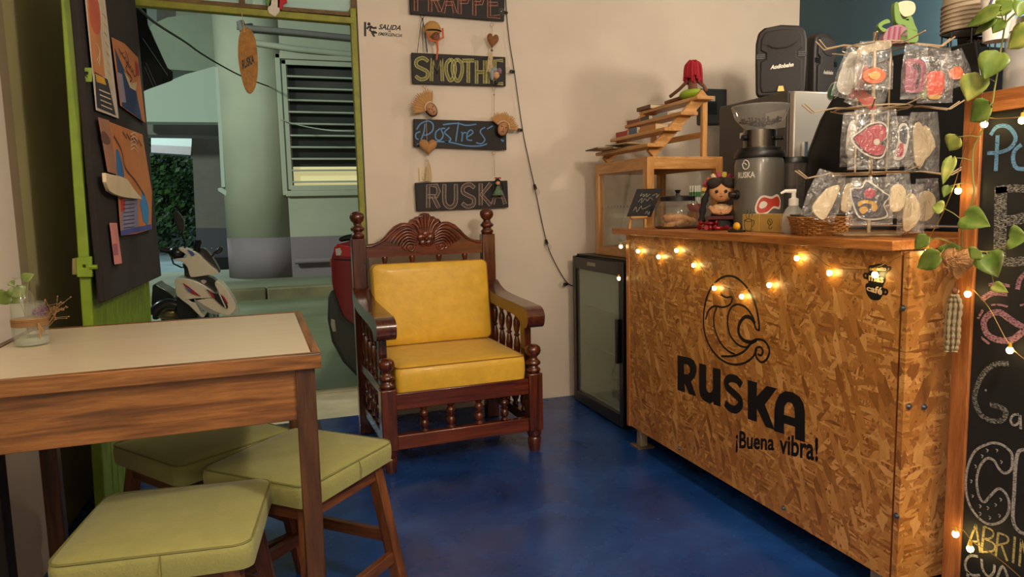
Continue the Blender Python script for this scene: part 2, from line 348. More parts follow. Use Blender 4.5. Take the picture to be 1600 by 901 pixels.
# door frame and glazed transom
fr = tag(G().bar(Pic(1, 4.09).p((180, 2)), Pic(1, 4.09).p((553, 34)), .05, .035).box((.445, 4.07, 0), (.478, 4.12, 2.31)).box((-.83, 4.07, 0), (-.79, 4.12, 2.35)).out('door_frame_trim', GRD, bevel=.004), kind='structure')
d1 = Pic(1, 4.10)
g = G(); a, b_ = d1.p((180, -6)), d1.p((553, 24)); g.bar(a, b_, .04, .02)
for px in (382, 556): g.bar(d1.p((px - 3, 24)), d1.p((px - 8, -120)), .035, .03, up=(1, 0, 0))
g.box((-.8, 4.08, 2.70), (.485, 4.13, 2.745))
tr = tag(g.out('window_1', RUST), kind='structure')
pg = mat('pebbled_glass', '#cdeee8', .35, trans=.55, bump=.9, bscale=22)
for x0, x1 in ((-.8, -.085), (-.055, .46)):
    G().box((x0, 4.105, 2.30), (x1, 4.111, 2.72)).out('pane', pg, tr)
# open door leaf: green tongue-and-groove boards, hinged at the far jamb and swung into the room
leaf = bpy.data.objects.new('door_1', None); COL.objects.link(leaf); leaf['kind'] = 'structure'
def lx(y, z=0): return -.640 + .022 * z - (y - 2.74) * .02
def leafbox(g, y0, y1, z0, z1, t0, t1):
    vs = []
    for z in (z0, z1):
        for y, t in ((y0, t0), (y1, t0), (y1, t1), (y0, t1)): vs.append((lx(y, z) + t * .62, y, z))
    g.add(vs, [(0,3,2,1),(4,5,6,7),(0,1,5,4),(1,2,6,5),(2,3,7,6),(3,0,4,7)]); return g
leafbox(G(), 2.74, 2.815, .0, 2.30, -.055, .0).out('stile', GREEN, leaf, bevel=.004)
leafbox(G(), 3.99, 4.05, .0, 2.30, -.055, .0).out('stile', GREEN, leaf, bevel=.004)
leafbox(G(), 2.815, 3.99, 2.22, 2.30, -.055, -.0).out('rail', GREEN, leaf, bevel=.004)
leafbox(G(), 2.815, 3.99, .0, .03, -.055, -.0).out('rail', GREEN, leaf, bevel=.004)
nb = 12; wdt = (3.99 - 2.815) / nb
for i in range(nb):
    y0 = 2.815 + i * wdt; leafbox(G(), y0 + .005, y0 + wdt - .005, .03, 2.22, -.04, -.008).out('board', GREEN, leaf, bevel=.004)
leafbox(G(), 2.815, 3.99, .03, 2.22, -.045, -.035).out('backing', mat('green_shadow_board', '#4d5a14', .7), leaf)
g = G(); q = Pic(1, 2.735); q.poly(g, [(121, 402), (145, 400), (146, 432), (122, 432)], .018, holes=[[(131, 413), (136, 413), (136, 418), (131, 418)]]); g.out('latch_plate', GREEN, leaf, bevel=.002)
g = G(); q.poly(g, [(114, 403), (125, 402), (125, 429), (114, 429)], .012); g.out('lock_body', mat('dull_brass', '#8b8350', .4, metal=.6), leaf, bevel=.002)
G().tube([q.p((140, 417), .02), q.p((152, 417), .02)], .008).out('bolt', GREEN, leaf)
g = G(); q.poly(g, [(120, 106), (144, 106), (144, 128), (122, 128)], .004, holes=[[(133, 112), (138, 112), (138, 117), (133, 117)]]); g.out('hasp', GREEN, leaf, bevel=.001)
g = G(); k = Pic(0, -.62, sgn=-1)
k.poly(g, [(159, 668), (178, 662), (178, 684), (160, 690)], .004, holes=[[(171, 668), (175, 668), (175, 673), (171, 673)]]); g.out('hinge_plate', GRD, leaf)
# black felt notice board on the leaf
nbd = thing('notice_board', 'large black felt notice board hung on the open green door', 'notice board')
g = G(); b0 = Pic(0, -.57, sgn=-1)
pts = [b0.p(t) for t in ((168, 472), (255, 431), (212, -25), (122, -25))]
g.prism([p + Vector((-.008, 0, 0)) for p in pts], (-.022, 0, 0)); g.out('panel', mat('black_felt', '#262220', .95, var=.15, scale=12, bump=.3, bscale=120), nbd, w=True, bevel=.005)
for yy in (327, 392, 440): G().tube([b0.p((150 + (yy-327)*.08, yy), -.035), b0.p((156 + (yy-327)*.08, yy + 12), -.035), b0.p((164, yy + 14), -.03)], .003, 6).out('hook', CHR, nbd, w=True)
# posters
PAP = lambda c, n: mat('paper_' + n, c, .6, var=.1, scale=9)
def poster(name, label, cat, outline, colour, prints, n, back=.0015):
    o = thing(name, label, cat, tuple(b0.p(outline[0])))
    g = G(); b0.poly(g, outline, .0015, lift=.002); g.out('sheet', PAP(colour, n), o, w=True)
    for i, (pn, c, pts, sm) in enumerate(prints):
        g = G(); b0.poly(g, pts, .0004, lift=.0037 + i * .0003, sm=sm); g.out(pn, PAP(c, n + str(i)), o, w=True)
    return o
o = poster('event_poster', 'tall orange, cream and navy event poster with a red disc, uppermost on the black board', 'poster', [(130, -30), (160, -30), (185, 185), (150, 172)], '#cfc4b6', [
    ('print', '#c4814f', [(133, -28), (148, -28), (164, 120), (146, 115)], 0), ('print', '#c9bca0', [(149, -28), (159, -28), (176, 142), (166, 133)], 0),
    ('print', '#c05a3e', [(140, -5), (152, -3), (157, 30), (156, 50), (150, 53), (143, 40), (139, 15)], 3), ('print', '#2c2d3a', [(148, 112), (168, 124), (181, 180), (152, 168)], 0),
    ('print', '#d3a02c', [(149, 115), (163, 122), (166, 133), (151, 128)], 0)], 'ev')
g = G()
for k_ in range(4): b0.line(g, [(155 + k_, 140 + 8*k_), (172 + k_, 147 + 8*k_)], .004, lift=.006, sm=0)
for k_ in range(3): b0.line(g, [(150 + 3*k_, 68 + 5*k_), (156, 80 + 6*k_), (151 + 2*k_, 95 + 4*k_)], .003, lift=.006)
for k_ in range(7): b0.line(g, [(160 + k_*1.5, 20 + 15*k_), (167 + k_, 28 + 15*k_)], .003, lift=.006, sm=0)
g.out('lettering', PAP('#d9c9a8', 'lt'), o, w=True)
o = poster('tourist_map', 'folded orange and dark blue tourist map beside the tall poster, upper right on the board', 'map', [(174, 58), (194, 68), (215, 90), (227, 192), (206, 178), (188, 165)], '#bb7446', [
    ('print', '#1f3563', [(179, 75), (190, 100), (200, 122), (212, 140), (222, 188), (191, 166)], 0), ('print', '#8d8799', [(183, 112), (191, 116), (197, 160), (189, 160)], 0),
    ('print', '#c7b488', [(193, 110), (206, 130), (214, 128), (212, 142), (203, 137)], 0), ('print', '#a53627', [(211, 95), (216, 100), (218, 118), (213, 118)], 0)], 'tm')
g = G()
for t in range(6): b0.line(g, [(186 + 4*t, 76 + 6*t), (190 + 4*t, 84 + 7*t), (193 + 4*t, 82 + 7*t)], .003, lift=.006)
b0.line(g, [(196, 80), (201, 96), (197, 108), (206, 122), (203, 128)], .004, lift=.006); g.out('lettering', PAP('#3a2a22', 'tm9'), o, w=True)
o = poster('town_map', 'large orange town map with a blue lake and lilac street index, lower on the board', 'map', [(170, 190), (222, 210), (237, 300), (236, 358), (212, 365), (189, 368), (182, 280)], '#c27b46', [
    ('print', '#2f6fa8', [(181, 235), (187, 240), (194, 275), (184, 275)], 3), ('print', '#8784a8', [(189, 300), (215, 306), (216, 358), (190, 366)], 0),
    ('print', '#3a86c4', [(223, 298), (230, 315), (233, 330), (231, 352), (224, 345), (219, 318)], 0), ('print', '#4a4f9a', [(189, 360), (236, 350), (236, 358), (189, 368)], 0),
    ('print', '#b33a3a', [(189, 309), (195, 311), (195, 330), (190, 330)], 0)], 'wm')
g = G(); b0.line(g, [(178, 212), (190, 235), (196, 262), (210, 280), (218, 292), (226, 305)], .005, lift=.006)
for t in range(5): b0.line(g, [(192 + t*6, 206 + t*3), (198 + t*6, 216 + t*3)], .004, lift=.006, sm=0)
for t in range(8): b0.line(g, [(193, 314 + 6*t), (210, 312 + 6*t)], .0025, lift=.006, sm=0)
g.out('lettering', PAP('#3b2c26', 'wm9'), o, w=True)
g = G()
for t in range(5): b0.line(g, [(204, 210 + 6*t), (210, 207 + 6*t), (214, 213 + 6*t)], .003, lift=.006)
g.out('lettering', PAP('#e0d6c4', 'wm8'), o, w=True)
o = poster('brown_flyer', 'narrow brown flyer overlapping the left of the orange town map', 'flyer', [(151, 183), (168, 188), (181, 273), (166, 268)], '#a5735a', [('print', '#6d4638', [(156, 208), (161, 205), (170, 218), (168, 226), (158, 222)], 3)], 'bf')
o.location.x += .004
g = G()
for t in range(7): b0.line(g, [(161 + t*1.2, 232 + 5*t), (172 + t, 234 + 5*t)], .003, lift=.006, sm=0)
g.out('lettering', PAP('#6d4638', 'bf5'), o, w=True)
g = G(); P8 = b0.P([(159, 270), (170, 273), (182, 275), (194, 280), (205, 296), (218, 311), (203, 310), (188, 308), (175, 304), (165, 298), (160, 284)], .012)
g.prism(P8, (.012, 0, 0)); tag(g.out('paper_scrap', PAP('#d8c6a4', 'scrap'), bevel=.004), 'crumpled cream paper scrap pinned under the brown flyer', 'paper')
o = poster('pink_ticket', 'small pink ticket hanging alone low on the black board', 'ticket', [(171, 348), (182, 348), (190, 411), (179, 413)], '#d58c86', [('print', '#a35f70', [(176, 381), (183, 380), (185, 398), (178, 399)], 0)], 'pt')
# switch plate, breaker box on the back wall
q = Pic(1, YW)
g = G(); q.poly(g, [(654, 262), (672, 261), (673, 284), (655, 284)], .008)
o = thing('light_switch', 'cream light switch plate on the wall behind the RUSKA chalk sign', 'light switch', tuple(q.p((663, 273)))); g.out('plate', mat('cream_plastic', '#d3c39c', .45), o, w=True, bevel=.002)
g = G(); q.poly(g, [(659, 266), (668, 265), (669, 272), (659, 272)], .012); q.poly(g, [(659, 274), (669, 274), (669, 281), (660, 281)], .012); g.out('rocker', mat('cream_plastic', ''), o, w=True, bevel=.001)
o = thing('breaker_box', 'dark grey electrical breaker box on the wall behind the wooden riser shelf', 'breaker box', tuple(q.p((1100, 170))))
g = G(); q.poly(g, [(1088, 140), (1129, 141), (1129, 195), (1088, 195)], .05); g.out('housing', mat('grey_plastic', '#37393a', .5), o, w=True, bevel=.006)
q2 = Pic(1, YW - .05); g = G(); q2.poly(g, [(1099, 160), (1120, 160), (1120, 179), (1099, 178)], .004); g.out('window_cover', BLK, o, w=True)
g = G(); q2.poly(g, [(1101, 150), (1117, 150), (1117, 158), (1101, 157)], .002); g.out('sticker', WHITE, o, w=True)
# ================================================================ table
TW = [wood('table_wood_%d' % a, '#5a3617', '#946230', a, .38, .15, dark='#2c180a') for a in range(3)]
TL = [wood('table_leg_wood_%d' % a, '#3a2212', '#5c3a1c', a, .4, .1) for a in range(3)]
LAM = mat('laminate', '#c9bda3', .32, var=.04, scale=4, stretch=(.5, 8, 1))
t = thing('table', 'wooden table with a cream laminate top and a jam jar vase on it', 'table', (-.325, 2.08, 0), R(1.6))
X0, X1, Y0, Y1, ZT = -.395, .395, -.395, .37, .87
G().box((X0 + .022, Y0 + .022, ZT - .02), (X1 - .022, Y1 - .022, ZT)).out('tabletop', LAM, t, bevel=.001)
for a, b_ in (((X0, Y0), (X1, Y0 + .022)), ((X0, Y1 - .022), (X1, Y1))): G().box((*a, ZT - .036), (*b_, ZT + .0015)).out('edging', TW[0], t, bevel=.003)
for a, b_ in (((X0, Y0 + .022), (X0 + .022, Y1 - .022)), ((X1 - .022, Y0 + .022), (X1, Y1 - .022))): G().box((*a, ZT - .036), (*b_, ZT + .0015)).out('edging', TW[1], t, bevel=.003)
ZA = ZT - .036
for y in (Y0 + .022, Y1 - .042): G().box((X0 + .05, y, ZA - .125), (X1 - .055, y + .02, ZA)).out('apron', TW[0], t, bevel=.002)
for x in (X0 + .022, X1 - .042): G().box((x, Y0 + .05, ZA - .125), (x + .02, Y1 - .05, ZA)).out('apron', TW[1], t, bevel=.002)
for x in (X0 + .015, X1 - .060):
    for y in (Y0 + .015, Y1 - .060): G().box((x, y, 0), (x + .045, y + .045, ZA)).out('leg', TL[2], t, bevel=.003)
# ================================================================ stools
GF = mat('green_fabric', '#8f8f50', .72, var=.06, scale=18, bump=.35, bscale=160, sheen=.15)
GP = mat('green_piping', '#6f6e3a', .7)
def cushion(name, fab, pip, w_, d_, h, parent, z0, sag=.006, r=.035):
    g = G(); out = rr2(w_, d_, r); inn = [(x * (1 - .02), y * (1 - .02)) for x, y in out]; n = len(out); vs = []; fs = []
    lv = [(1.0, z0), (1.012, z0 + h * .35), (1.012, z0 + h * .7), (1.0, z0 + h * .94), (.975, z0 + h)]
    for k, z in lv: vs += [(x * k, y * k, z + .003 * math.sin(x * 31 + y * 17)) for x, y in out]
    for k, dz in ((.8, .006), (.5, .010), (.2, .012)): vs += [(x * k, y * k, z0 + h + dz) for x, y in out]
    m = 8
    for i in range(m - 1):
        for j in range(n): fs.append((i*n+j, i*n+(j+1) % n, (i+1)*n+(j+1) % n, (i+1)*n+j))
    fs.append(tuple(range(n))[::-1]); fs.append(tuple((m-1)*n + j for j in range(n))); g.add(vs, fs)
    o = g.out(name, fab, parent, smooth=60)
    G().tube([(x * .995, y * .995, z0 + h * .97) for x, y in out], .0028, 6, True).out('piping', pip, o)
    return o
SWD = [wood('stool_wood_%d' % a, '#4a2713', '#7d4a24', a, .45, .1) for a in range(3)]
def make_stool(loc, rz, label, top=.50):
    s = thing('stool', label, 'stool', (loc[0], loc[1], 0), rz, 'green cushioned stools around the table')
    c = cushion('cushion', GF, GP, .40, .385, .060, s, top - .062)
    G().tube([(.02, -.197, top - .06), (.021, -.200, top - .03), (.02, -.194, top - .006)], .0012, 5).out('seam', GP, c)
    zf = top - .064
    for sgn in (-1, 1):
        G().box((-.155, sgn * .150 - .011, zf - .05), (.155, sgn * .150 + .011, zf)).out('apron', SWD[0], s, bevel=.002)
        G().box((sgn * .155 - .011, -.145, zf - .05), (sgn * .155 + .011, .145, zf)).out('apron', SWD[1], s, bevel=.002)
    for sx in (-1, 1):
        for sy in (-1, 1): G().bar((sx * .150, sy * .145, zf - .001), (sx * .205, sy * .195, .0), .036, .036).out('leg', SWD[2], s, bevel=.002)
    for sgn in (-1, 1):
        G().bar((-.19, sgn * .18, .13), (.19, sgn * .18, .13), .022, .036).out('stretcher', SWD[0], s, bevel=.002)
        G().bar((sgn * .19, -.17, .19), (sgn * .19, .17, .19), .022, .036).out('stretcher', SWD[1], s, bevel=.002)
    return s
S0 = make_stool((-.272, 1.762), R(-6), 'green cushioned stool nearest the camera, in front of the table')
for loc, rz, lab, sc in (((.028, 2.10), R(47), 'green cushioned stool behind the table leg, nearest the carved armchair', 1), ((-.262, 2.395), R(37), 'green cushioned stool in the shade under the table, nearest the open door', .995)):
    s = copy_tree(S0); s.location = (loc[0], loc[1], 0); s.rotation_euler = (0, 0, rz); s.scale = (1, 1, sc); s['label'] = lab
tag(G().box((-.812, 2.14, 0), (-.738, 2.20, .80)).out('upright_board', mat('near_black_wood', '#17120e', .6), bevel=.003), 'dark upright board standing against the white wall under the table', 'board')
# rubber mat at the doorway
g = G(); g.box((-.55, 3.78, .0), (.17, 4.12, .008))
for i in range(22): g.box((-.53 + i * .031, 3.80, .008), (-.515 + i * .031, 4.10, .013))
tag(g.out('door_mat', mat('rubber', '#17171a', .7), bevel=.001), 'black ribbed rubber mat just inside the doorway', 'mat')
# ================================================================ vase on table
GL = film('clear_glass', (.97, .98, .96), .03, .03)
vx, vy = -.632, 2.14
v = thing('jar_vase', 'glass jar with twine, green sprigs and dried flowers on the table', 'vase', (vx, vy, .8715))
G().lathe([(.0, .001), (.034, .001), (.040, .008), (.041, .05), (.040, .075), (.038, .112)], 24).out('jar', film('jar_glass', (.92, .97, .92), .10, .04), v)
G().lathe([(.0, .003), (.038, .003), (.039, .022), (.0, .022)], 20).out('water', film('water_film', (.80, .86, .74), .25, .05), v)
g = G()
for i in range(6): g.lathe([(.0400, .050 + i * .0035), (.0430, .0517 + i * .0035), (.0400, .0535 + i * .0035)], 24)
tw = g.out('twine', mat('twine', '#9b7444', .9, bump=.4, bscale=200), v)
g = G(); g.tube([(.028, -.034, .06), (.032, -.040, .04), (.031, -.042, .02)], .002, 5); g.tube([(.028, -.034, .06), (.038, -.040, .045), (.043, -.042, .035)], .002, 5); g.out('knot', MATS['twine'], tw)
G().lathe([(.026, .02), (.028, .10), (.026, .13), (.014, .15), (.013, .175), (.018, .178)], 18, o=(-.012, 0, 0)).out('inner_bottle', MATS['clear_glass'], v)
LEAF = mat('pothos_leaf', '#48641f', .38, var=.25, scale=30, coat=.1, c2='#76853a'); STEM = mat('stem', '#7b7a3c', .5)
def leaf_obj(base, tip, wd, nrm, m=None, parent=None, w=True, name='leaf', fold=.18, droop=.08):
    base = Vector(base); tip = Vector(tip); ax = tip - base; ln = ax.length; ax.normalize(); nrm = Vector(nrm); nrm = (nrm - ax * nrm.dot(ax)).normalized(); sd = ax.cross(nrm)
    rows = [(-.06, .0), (-.08, .34), (.04, .80), (.2, 1.0), (.4, .95), (.6, .72), (.8, .38), (.93, .13), (1.0, .0)]; vs = []; fs = []
    for t_, h in rows:
        c = base + ax * (max(t_, -.0 if h == 0 else t_) * ln) - nrm * (droop * ln * t_ * t_)
        for s_ in (-1, -.5, 0, .5, 1):
            if abs(s_) < .01 and t_ < 0: cc = base + ax * .03 * ln
            else: cc = c
            vs.append(cc + sd * (s_ * h * wd / 2) + nrm * (abs(s_) * h * wd * fold + .0))
    n = 5
    for i in range(len(rows) - 1):
        for j in range(4): fs.append((i*n+j, i*n+j+1, (i+1)*n+j+1, (i+1)*n+j))
    o = G().add(vs, fs).out(name, m or LEAF, parent, w=w, smooth=80)
    so = o.modifiers.new('th', 'SOLIDIFY'); so.thickness = .0008
    return o
YV = Pic(1, vy)
def vp(px): return YV.p(px)
G().tube(smoothpts([vp((45, 525)), vp((38, 490)), vp((30, 472)), vp((16, 462))]), .0012, 5).out('stem', STEM, v, w=True)
G().tube(smoothpts([vp((44, 520)), vp((42, 470)), vp((44, 440))]), .0012, 5).out('stem', STEM, v, w=True)
for a, b_, wd in (((14, 460), (-6, 474), .045), ((24, 448), (34, 468), .045), ((26, 462), (14, 474), .035), ((36, 436), (53, 428), .028), ((16, 440), (22, 446), .02)):
    leaf_obj(vp(a), vp(b_), wd, (.1, -1, .3), parent=v)
g = G(); random.seed(3)
for i in range(26):
    a = vp((62, 525)); b_ = vp((random.uniform(66, 88), random.uniform(478, 500))); c = vp((random.uniform(70, 108), random.uniform(462, 498))) + Vector((0, random.uniform(-.03, .03), 0))
    g.tube([a, b_.lerp(a, .5), b_, c], .0006, 4)
    g.ball(c, .0022, 5)
g.out('dried_sprays', mat('dry_straw', '#8b6a48', .9), v, w=True)
g = G()
for i in range(60): g.ball(vp((64 + random.gauss(0, 5), 485 + random.gauss(0, 3.5))) + Vector((0, random.uniform(-.02, .02), 0)), .0032, 5)
g.out('purple_flowers', mat('purple_petal', '#6b2f5c', .8), v, w=True)
# ================================================================ carved armchair
CW = wood('carved_wood_v', '#32120a', '#642c14', 2, .24, .45, scale=3); CWX = wood('carved_wood_h', '#421708', '#743418', 0, .22, .45, scale=3); CWY = wood('carved_wood_d', '#34130a', '#5e2a13', 1, .24, .45, scale=3)
YF = mat('yellow_fabric', '#dcb034', .5, var=.08, scale=22, bump=.5, bscale=35, sheen=.1, coat=.1); YP = mat('yellow_piping', '#9b6d14', .6)
ch = thing('carved_armchair', 'carved dark wood armchair with turned spindles and yellow cushions by the door', 'armchair', (.795, 3.185, 0), R(2.8))
FIN = lambda z, s=1: [(.030*s, z), (.036*s, z+.010), (.036*s, z+.018), (.026*s, z+.026), (.024*s, z+.034), (.036*s, z+.042), (.038*s, z+.052), (.028*s, z+.062), (.020*s, z+.072), (.022*s, z+.080), (.034*s, z+.092), (.040*s, z+.108), (.036*s, z+.126), (.022*s, z+.138), (.0, z+.142)]
def spindle(g, p, z0, z1, r=.016, n=12):
    h = z1 - z0; pr = [(.6, 0), (1.0, .04), (.75, .09), (.55, .13), (1.0, .22), (1.1, .34), (.85, .44), (.55, .5), (1.0, .53), (.55, .56), (.85, .62), (1.1, .72), (1.0, .80), (.55, .87), (.75, .92), (1.0, .96), (.6, 1)]
    return g.lathe([(a * r, z0 + b_ * h) for a, b_ in pr], n, o=p)
for s in (-1, 1):   # front posts
    x = s * .362
    G().box((x - .036, -.036, .105), (x + .036, .036, .395)).out('front_post', CW, ch, bevel=.006)
    G().lathe(FIN(.395), 22, o=(x, 0, 0)).out('finial', CW, ch, smooth=60)
    G().lathe([(.026, 0), (.030, .02), (.034, .06), (.028, .07), (.036, .085), (.034, .106)], 18, o=(x, 0, 0)).out('foot', CW, ch)
    xb = s * .362
    G().box((xb - .038, .61, .0), (xb + .038, .665, 1.06)).out('back_post', CW, ch, bevel=.006)
    G().lathe(FIN(1.06), 22, o=(xb, .637, 0)).out('finial', CW, ch, smooth=60)
    # arms: flat board with an S-curved profile and a round nosed end
    top = [(.62, .80), (.56, .775), (.48, .752), (.38, .742), (.26, .735), (.14, .73), (.06, .725), (.0, .722), (-.035, .71), (-.052, .688), (-.052, .655), (-.035, .628), (-.0, .618), (.03, .622), (.06, .650), (.14, .668), (.26, .675), (.38, .682), (.48, .69), (.56, .705), (.62, .725)]
    P_ = [(xb - s * .0 - .045, y, z) for y, z in top]; G().prism(smoothpts(P_, 3, True), (.09, 0, 0)).out('arm', CWY, ch, bevel=.008, seg=3)
    G().box((x - .018, .06, .395), (x + .018, .12, .655)).out('arm_support', CW, ch, bevel=.004)
    G().box((x - .024, .03, .355), (x + .024, .62, .40)).out('side_rail', CWY, ch, bevel=.004)
    G().box((x - .018, .03, .115), (x + .018, .62, .165)).out('side_rail', CWY, ch, bevel=.004)
    for y in (.21, .32, .43, .54): spindle(G(), (x, y, 0), .40, .70 if y > .5 else .68, .017).out('spindle', CW, ch, smooth=50)
    for y in (.13, .25, .37, .49): spindle(G(), (x, y, 0), .165, .355, .019).out('spindle', CW, ch, smooth=50)
G().box((-.33, -.022, .292), (.33, .022, .372)).out('seat_rail', CWX, ch, bevel=.005)
G().box((-.33, -.018, .103), (.33, .018, .172)).out('lower_rail', CWX, ch, bevel=.005)
G().box((-.33, .62, .30), (.33, .655, .37)).out('seat_rail', CWX, ch, bevel=.005)
G().box((-.33, .62, .48), (.33, .65, .54)).out('back_rail', CWX, ch, bevel=.005)
G().box((-.35, .02, .345), (.35, .63, .365)).out('seat_board', CWX, ch)
for x in (-.195, -.065, .075, .205): spindle(G(), (x, 0, 0), .172, .292, .020, 14).out('spindle', CW, ch, smooth=50)
for x in (-.225, -.075, .075, .225): spindle(G(), (x, .635, 0), .54, .965, .018).out('spindle', CW, ch, smooth=50)
# crest: scalloped silhouette with carved shell, flower, plumes and scrolls
hs = [(.0, 1.186), (.022, 1.182), (.034, 1.166), (.05, 1.166), (.064, 1.154), (.078, 1.152), (.092, 1.132), (.11, 1.136), (.135, 1.134), (.17, 1.118), (.2, 1.09), (.225, 1.062), (.25, 1.042), (.28, 1.03), (.33, 1.024)]
out = [(-x, z) for x, z in hs[::-1]] + hs[1:] + [(.33, .955), (-.33, .955)]
cr = G().prism([(x, .618, z) for x, z in out], (0, .034, 0)).out('crest', CWX, ch, bevel=.005)
def carve(pts, r, name='carving'):
    g = G()
    for p in pts: n = len(p); g.tube([(x, .617, z) for x, z in [(q.x, q.z) for q in smoothpts([(a, 0, b_) for a, b_ in p], 5)]], r if not isinstance(r, str) else .006, 8)
    return g.out(name, CWX, cr, smooth=70)
for s in (-1, 1):
    pl = [[(s*.055, 1.085), (s*.09, 1.118), (s*.13, 1.12), (s*.18, 1.09), (s*.23, 1.045), (s*.29, 1.018), (s*.325, 1.016)]]
    for i in range(6):
        k = i * .013; pl.append([(s*(.05), 1.075 - k*.9), (s*(.085 + i*.001), 1.10 - k*1.15), (s*(.125 - i*.004), 1.098 - k*1.2), (s*(.165 - i*.009), 1.07 - k*1.1), (s*(.195 - i*.017), 1.035 - k*.7)])
    carve(pl, .0075)
    sp = []
    for i in range(14): a = i * .75; rr_ = .030 * (1 - i / 15); sp.append((s * (.085) + s * rr_ * math.cos(a), 1.000 + rr_ * math.sin(a)))
    carve([sp], .006, 'scroll')
shl = []
for i in range(-3, 4):
    a = i * .25; shl.append([(.016 * i * .6, 1.075), (math.sin(a) * .075, 1.075 + math.cos(a) * .058), (math.sin(a) * .108, 1.075 + math.cos(a) * (.098 - abs(i) * .006))])
carve(shl, [.006] * 0 or .0095, 'shell')
g = G()
for i in range(5):
    a = R(90 + 72 * i); g.ball((math.cos(a) * .028, .612, 1.045 + math.sin(a) * .026), (.023, .010, .021), 12)
g.ball((0, .603, 1.045), .009, 10); g.out('flower', CWX, cr, smooth=70)
c1 = cushion('seat_cushion', YF, YP, .635, .60, .115, ch, .372, r=.03); c1.location = (0, .285, 0)
c2 = cushion('back_cushion', YF, YP, .63, .43, .10, ch, 0, r=.03); c2.location = (0, .595, .70); c2.rotation_euler = (R(83), 0, 0)
# ================================================================ chalk signs hanging on the back wall
SB = mat('sign_black', '#191716', .65, bump=.15, bscale=30)
UC = {'A': [[(0,0),(.5,1),(1,0)],[(.2,.38),(.8,.38)]], 'B': [[(0,0),(0,1),(.7,1),(.9,.78),(.6,.54),(0,.54)],[(.6,.54),(1,.3),(.75,0),(0,0)]], 'C': [[(1,.85),(.6,1),(.1,.75),(0,.4),(.3,0),(1,.12)]],
 'E': [[(1,1),(0,1),(0,0),(1,0)],[(0,.52),(.8,.52)]], 'F': [[(1,1),(0,1),(0,0)],[(0,.52),(.8,.52)]], 'H': [[(0,0),(0,1)],[(1,0),(1,1)],[(0,.5),(1,.5)]], 'I': [[(.5,0),(.5,1)]], 'K': [[(0,0),(0,1)],[(1,1),(.1,.48),(1,0)]],
 'M': [[(0,0),(.08,1),(.5,.35),(.92,1),(1,0)]], 'N': [[(0,0),(0,1),(1,0),(1,1)]], 'O': [[(.5,1),(.05,.8),(0,.4),(.35,0),(.7,.02),(1,.4),(.95,.8),(.5,1)]], 'P': [[(0,0),(0,1),(.8,1),(1,.75),(.8,.5),(0,.5)]], 'R': [[(0,0),(0,1),(.8,1),(1,.75),(.8,.52),(0,.52)],[(.45,.52),(1,0)]],
 'S': [[(1,.85),(.6,1),(.1,.9),(.05,.65),(.5,.5),(.95,.35),(.9,.08),(.4,0),(0,.15)]], 'T': [[(0,1),(1,1)],[(.5,1),(.5,0)]], 'U': [[(0,1),(0,.25),(.3,0),(.7,0),(1,.25),(1,1)]]}
CURVED = set('CSOU')
def letters(pic, spec, gs, wd, outline=None):
    """spec: letter and its box in the photo (x0,y0,x1,y1); gs gets the fill, outline the thin rim"""
    for ch_, x0, y0, x1, y1, *sh in spec:
        dy = sh[0] if sh else 0
        for stq in UC[ch_]:
            pts = [(x0 + u * (x1 - x0), y1 + (y0 - y1) * v_ + dy * u) for u, v_ in stq]
            P_ = pic.P(pts)
            if ch_ in CURVED: P_ = smoothpts(P_, 4)
            gs.ribbon(P_, wd, NRM[pic.ax], .0008)
            if outline is not None:
                n = NRM[pic.ax]; L_, R_ = [], []
                for i, p in enumerate(P_):
                    t_ = (P_[min(i+1, len(P_)-1)] - P_[max(i-1, 0)]).normalized(); x = n.cross(t_) * wd / 2; L_.append(p + x + n * .0007); R_.append(p - x + n * .0007)
                outline.ribbon(L_ + R_[::-1], wd * .14, n, .0006, True)
YS = 4.035
q = Pic(1, YS)
def sign(outline, label, name='chalk_sign'):
    o = thing(name, label, 'sign', tuple(q.p(outline[3])), group='chalk lettered signs hanging on the wall')
    g = G(); g.prism([p for p in q.P(outline)], (0, .016, 0)); g.out('board', SB, o, w=True, bevel=.003)
    return o
def eye(g, px, r=.010): p = q.p(px) + Vector((0, .008, 0)); g.tube([p + Vector((math.cos(a) * r, 0, math.sin(a) * r)) for a in [R(30 * i) for i in range(12)]], .0016, 5, True)
s1 = sign([(639, -30), (789, -18), (788, 33), (641, 21)], 'topmost black hanging sign, lettered FRAPPE in red-brown chalk')
g, e = G(), G(); letters(q, [('F', 650, -22, 664, 17), ('R', 672, -20, 688, 18), ('A', 692, -18, 711, 20), ('P', 718, -16, 732, 22), ('P', 741, -14, 755, 24), ('E', 764, -12, 781, 26)], g, .020, e)
g.out('lettering', chalk('chalk_red', '#8e5a4c', .42), s1, w=True); e.out('lettering', chalk('chalk_red_rim', '#c08a7a', .8), s1, w=True)
s2 = sign([(642.7, 82), (790, 89), (790.5, 134.6), (644.5, 130)], 'black hanging sign lettered SMOOTHIE in yellow chalk, second from the top')
g, e = G(), G(); K = 7.506
sp = [('S', 72, 530, 215, 780), ('M', 255, 540, 385, 800), ('O', 430, 545, 530, 785), ('O', 505, 545, 615, 790), ('T', 620, 560, 755, 820), ('H', 785, 560, 880, 830), ('I', 905, 560, 935, 830), ('E', 1000, 560, 1095, 830)]
letters(Pic(1, YS, 640, 20, K), sp, g, .017, e); g.out('lettering', chalk('chalk_yellow', '#a8a462', .5), s2, w=True); e.out('lettering', chalk('chalk_yellow_rim', '#cfcb8c', .85), s2, w=True)
s3 = sign([(646.2, 185.5), (790.9, 190), (791.6, 234.3), (646.2, 228.8)], 'black hanging sign with looping blue script reading Postres, third from the top')
g = G(); c8 = Pic(1, YS, 640, 130, 4.506)
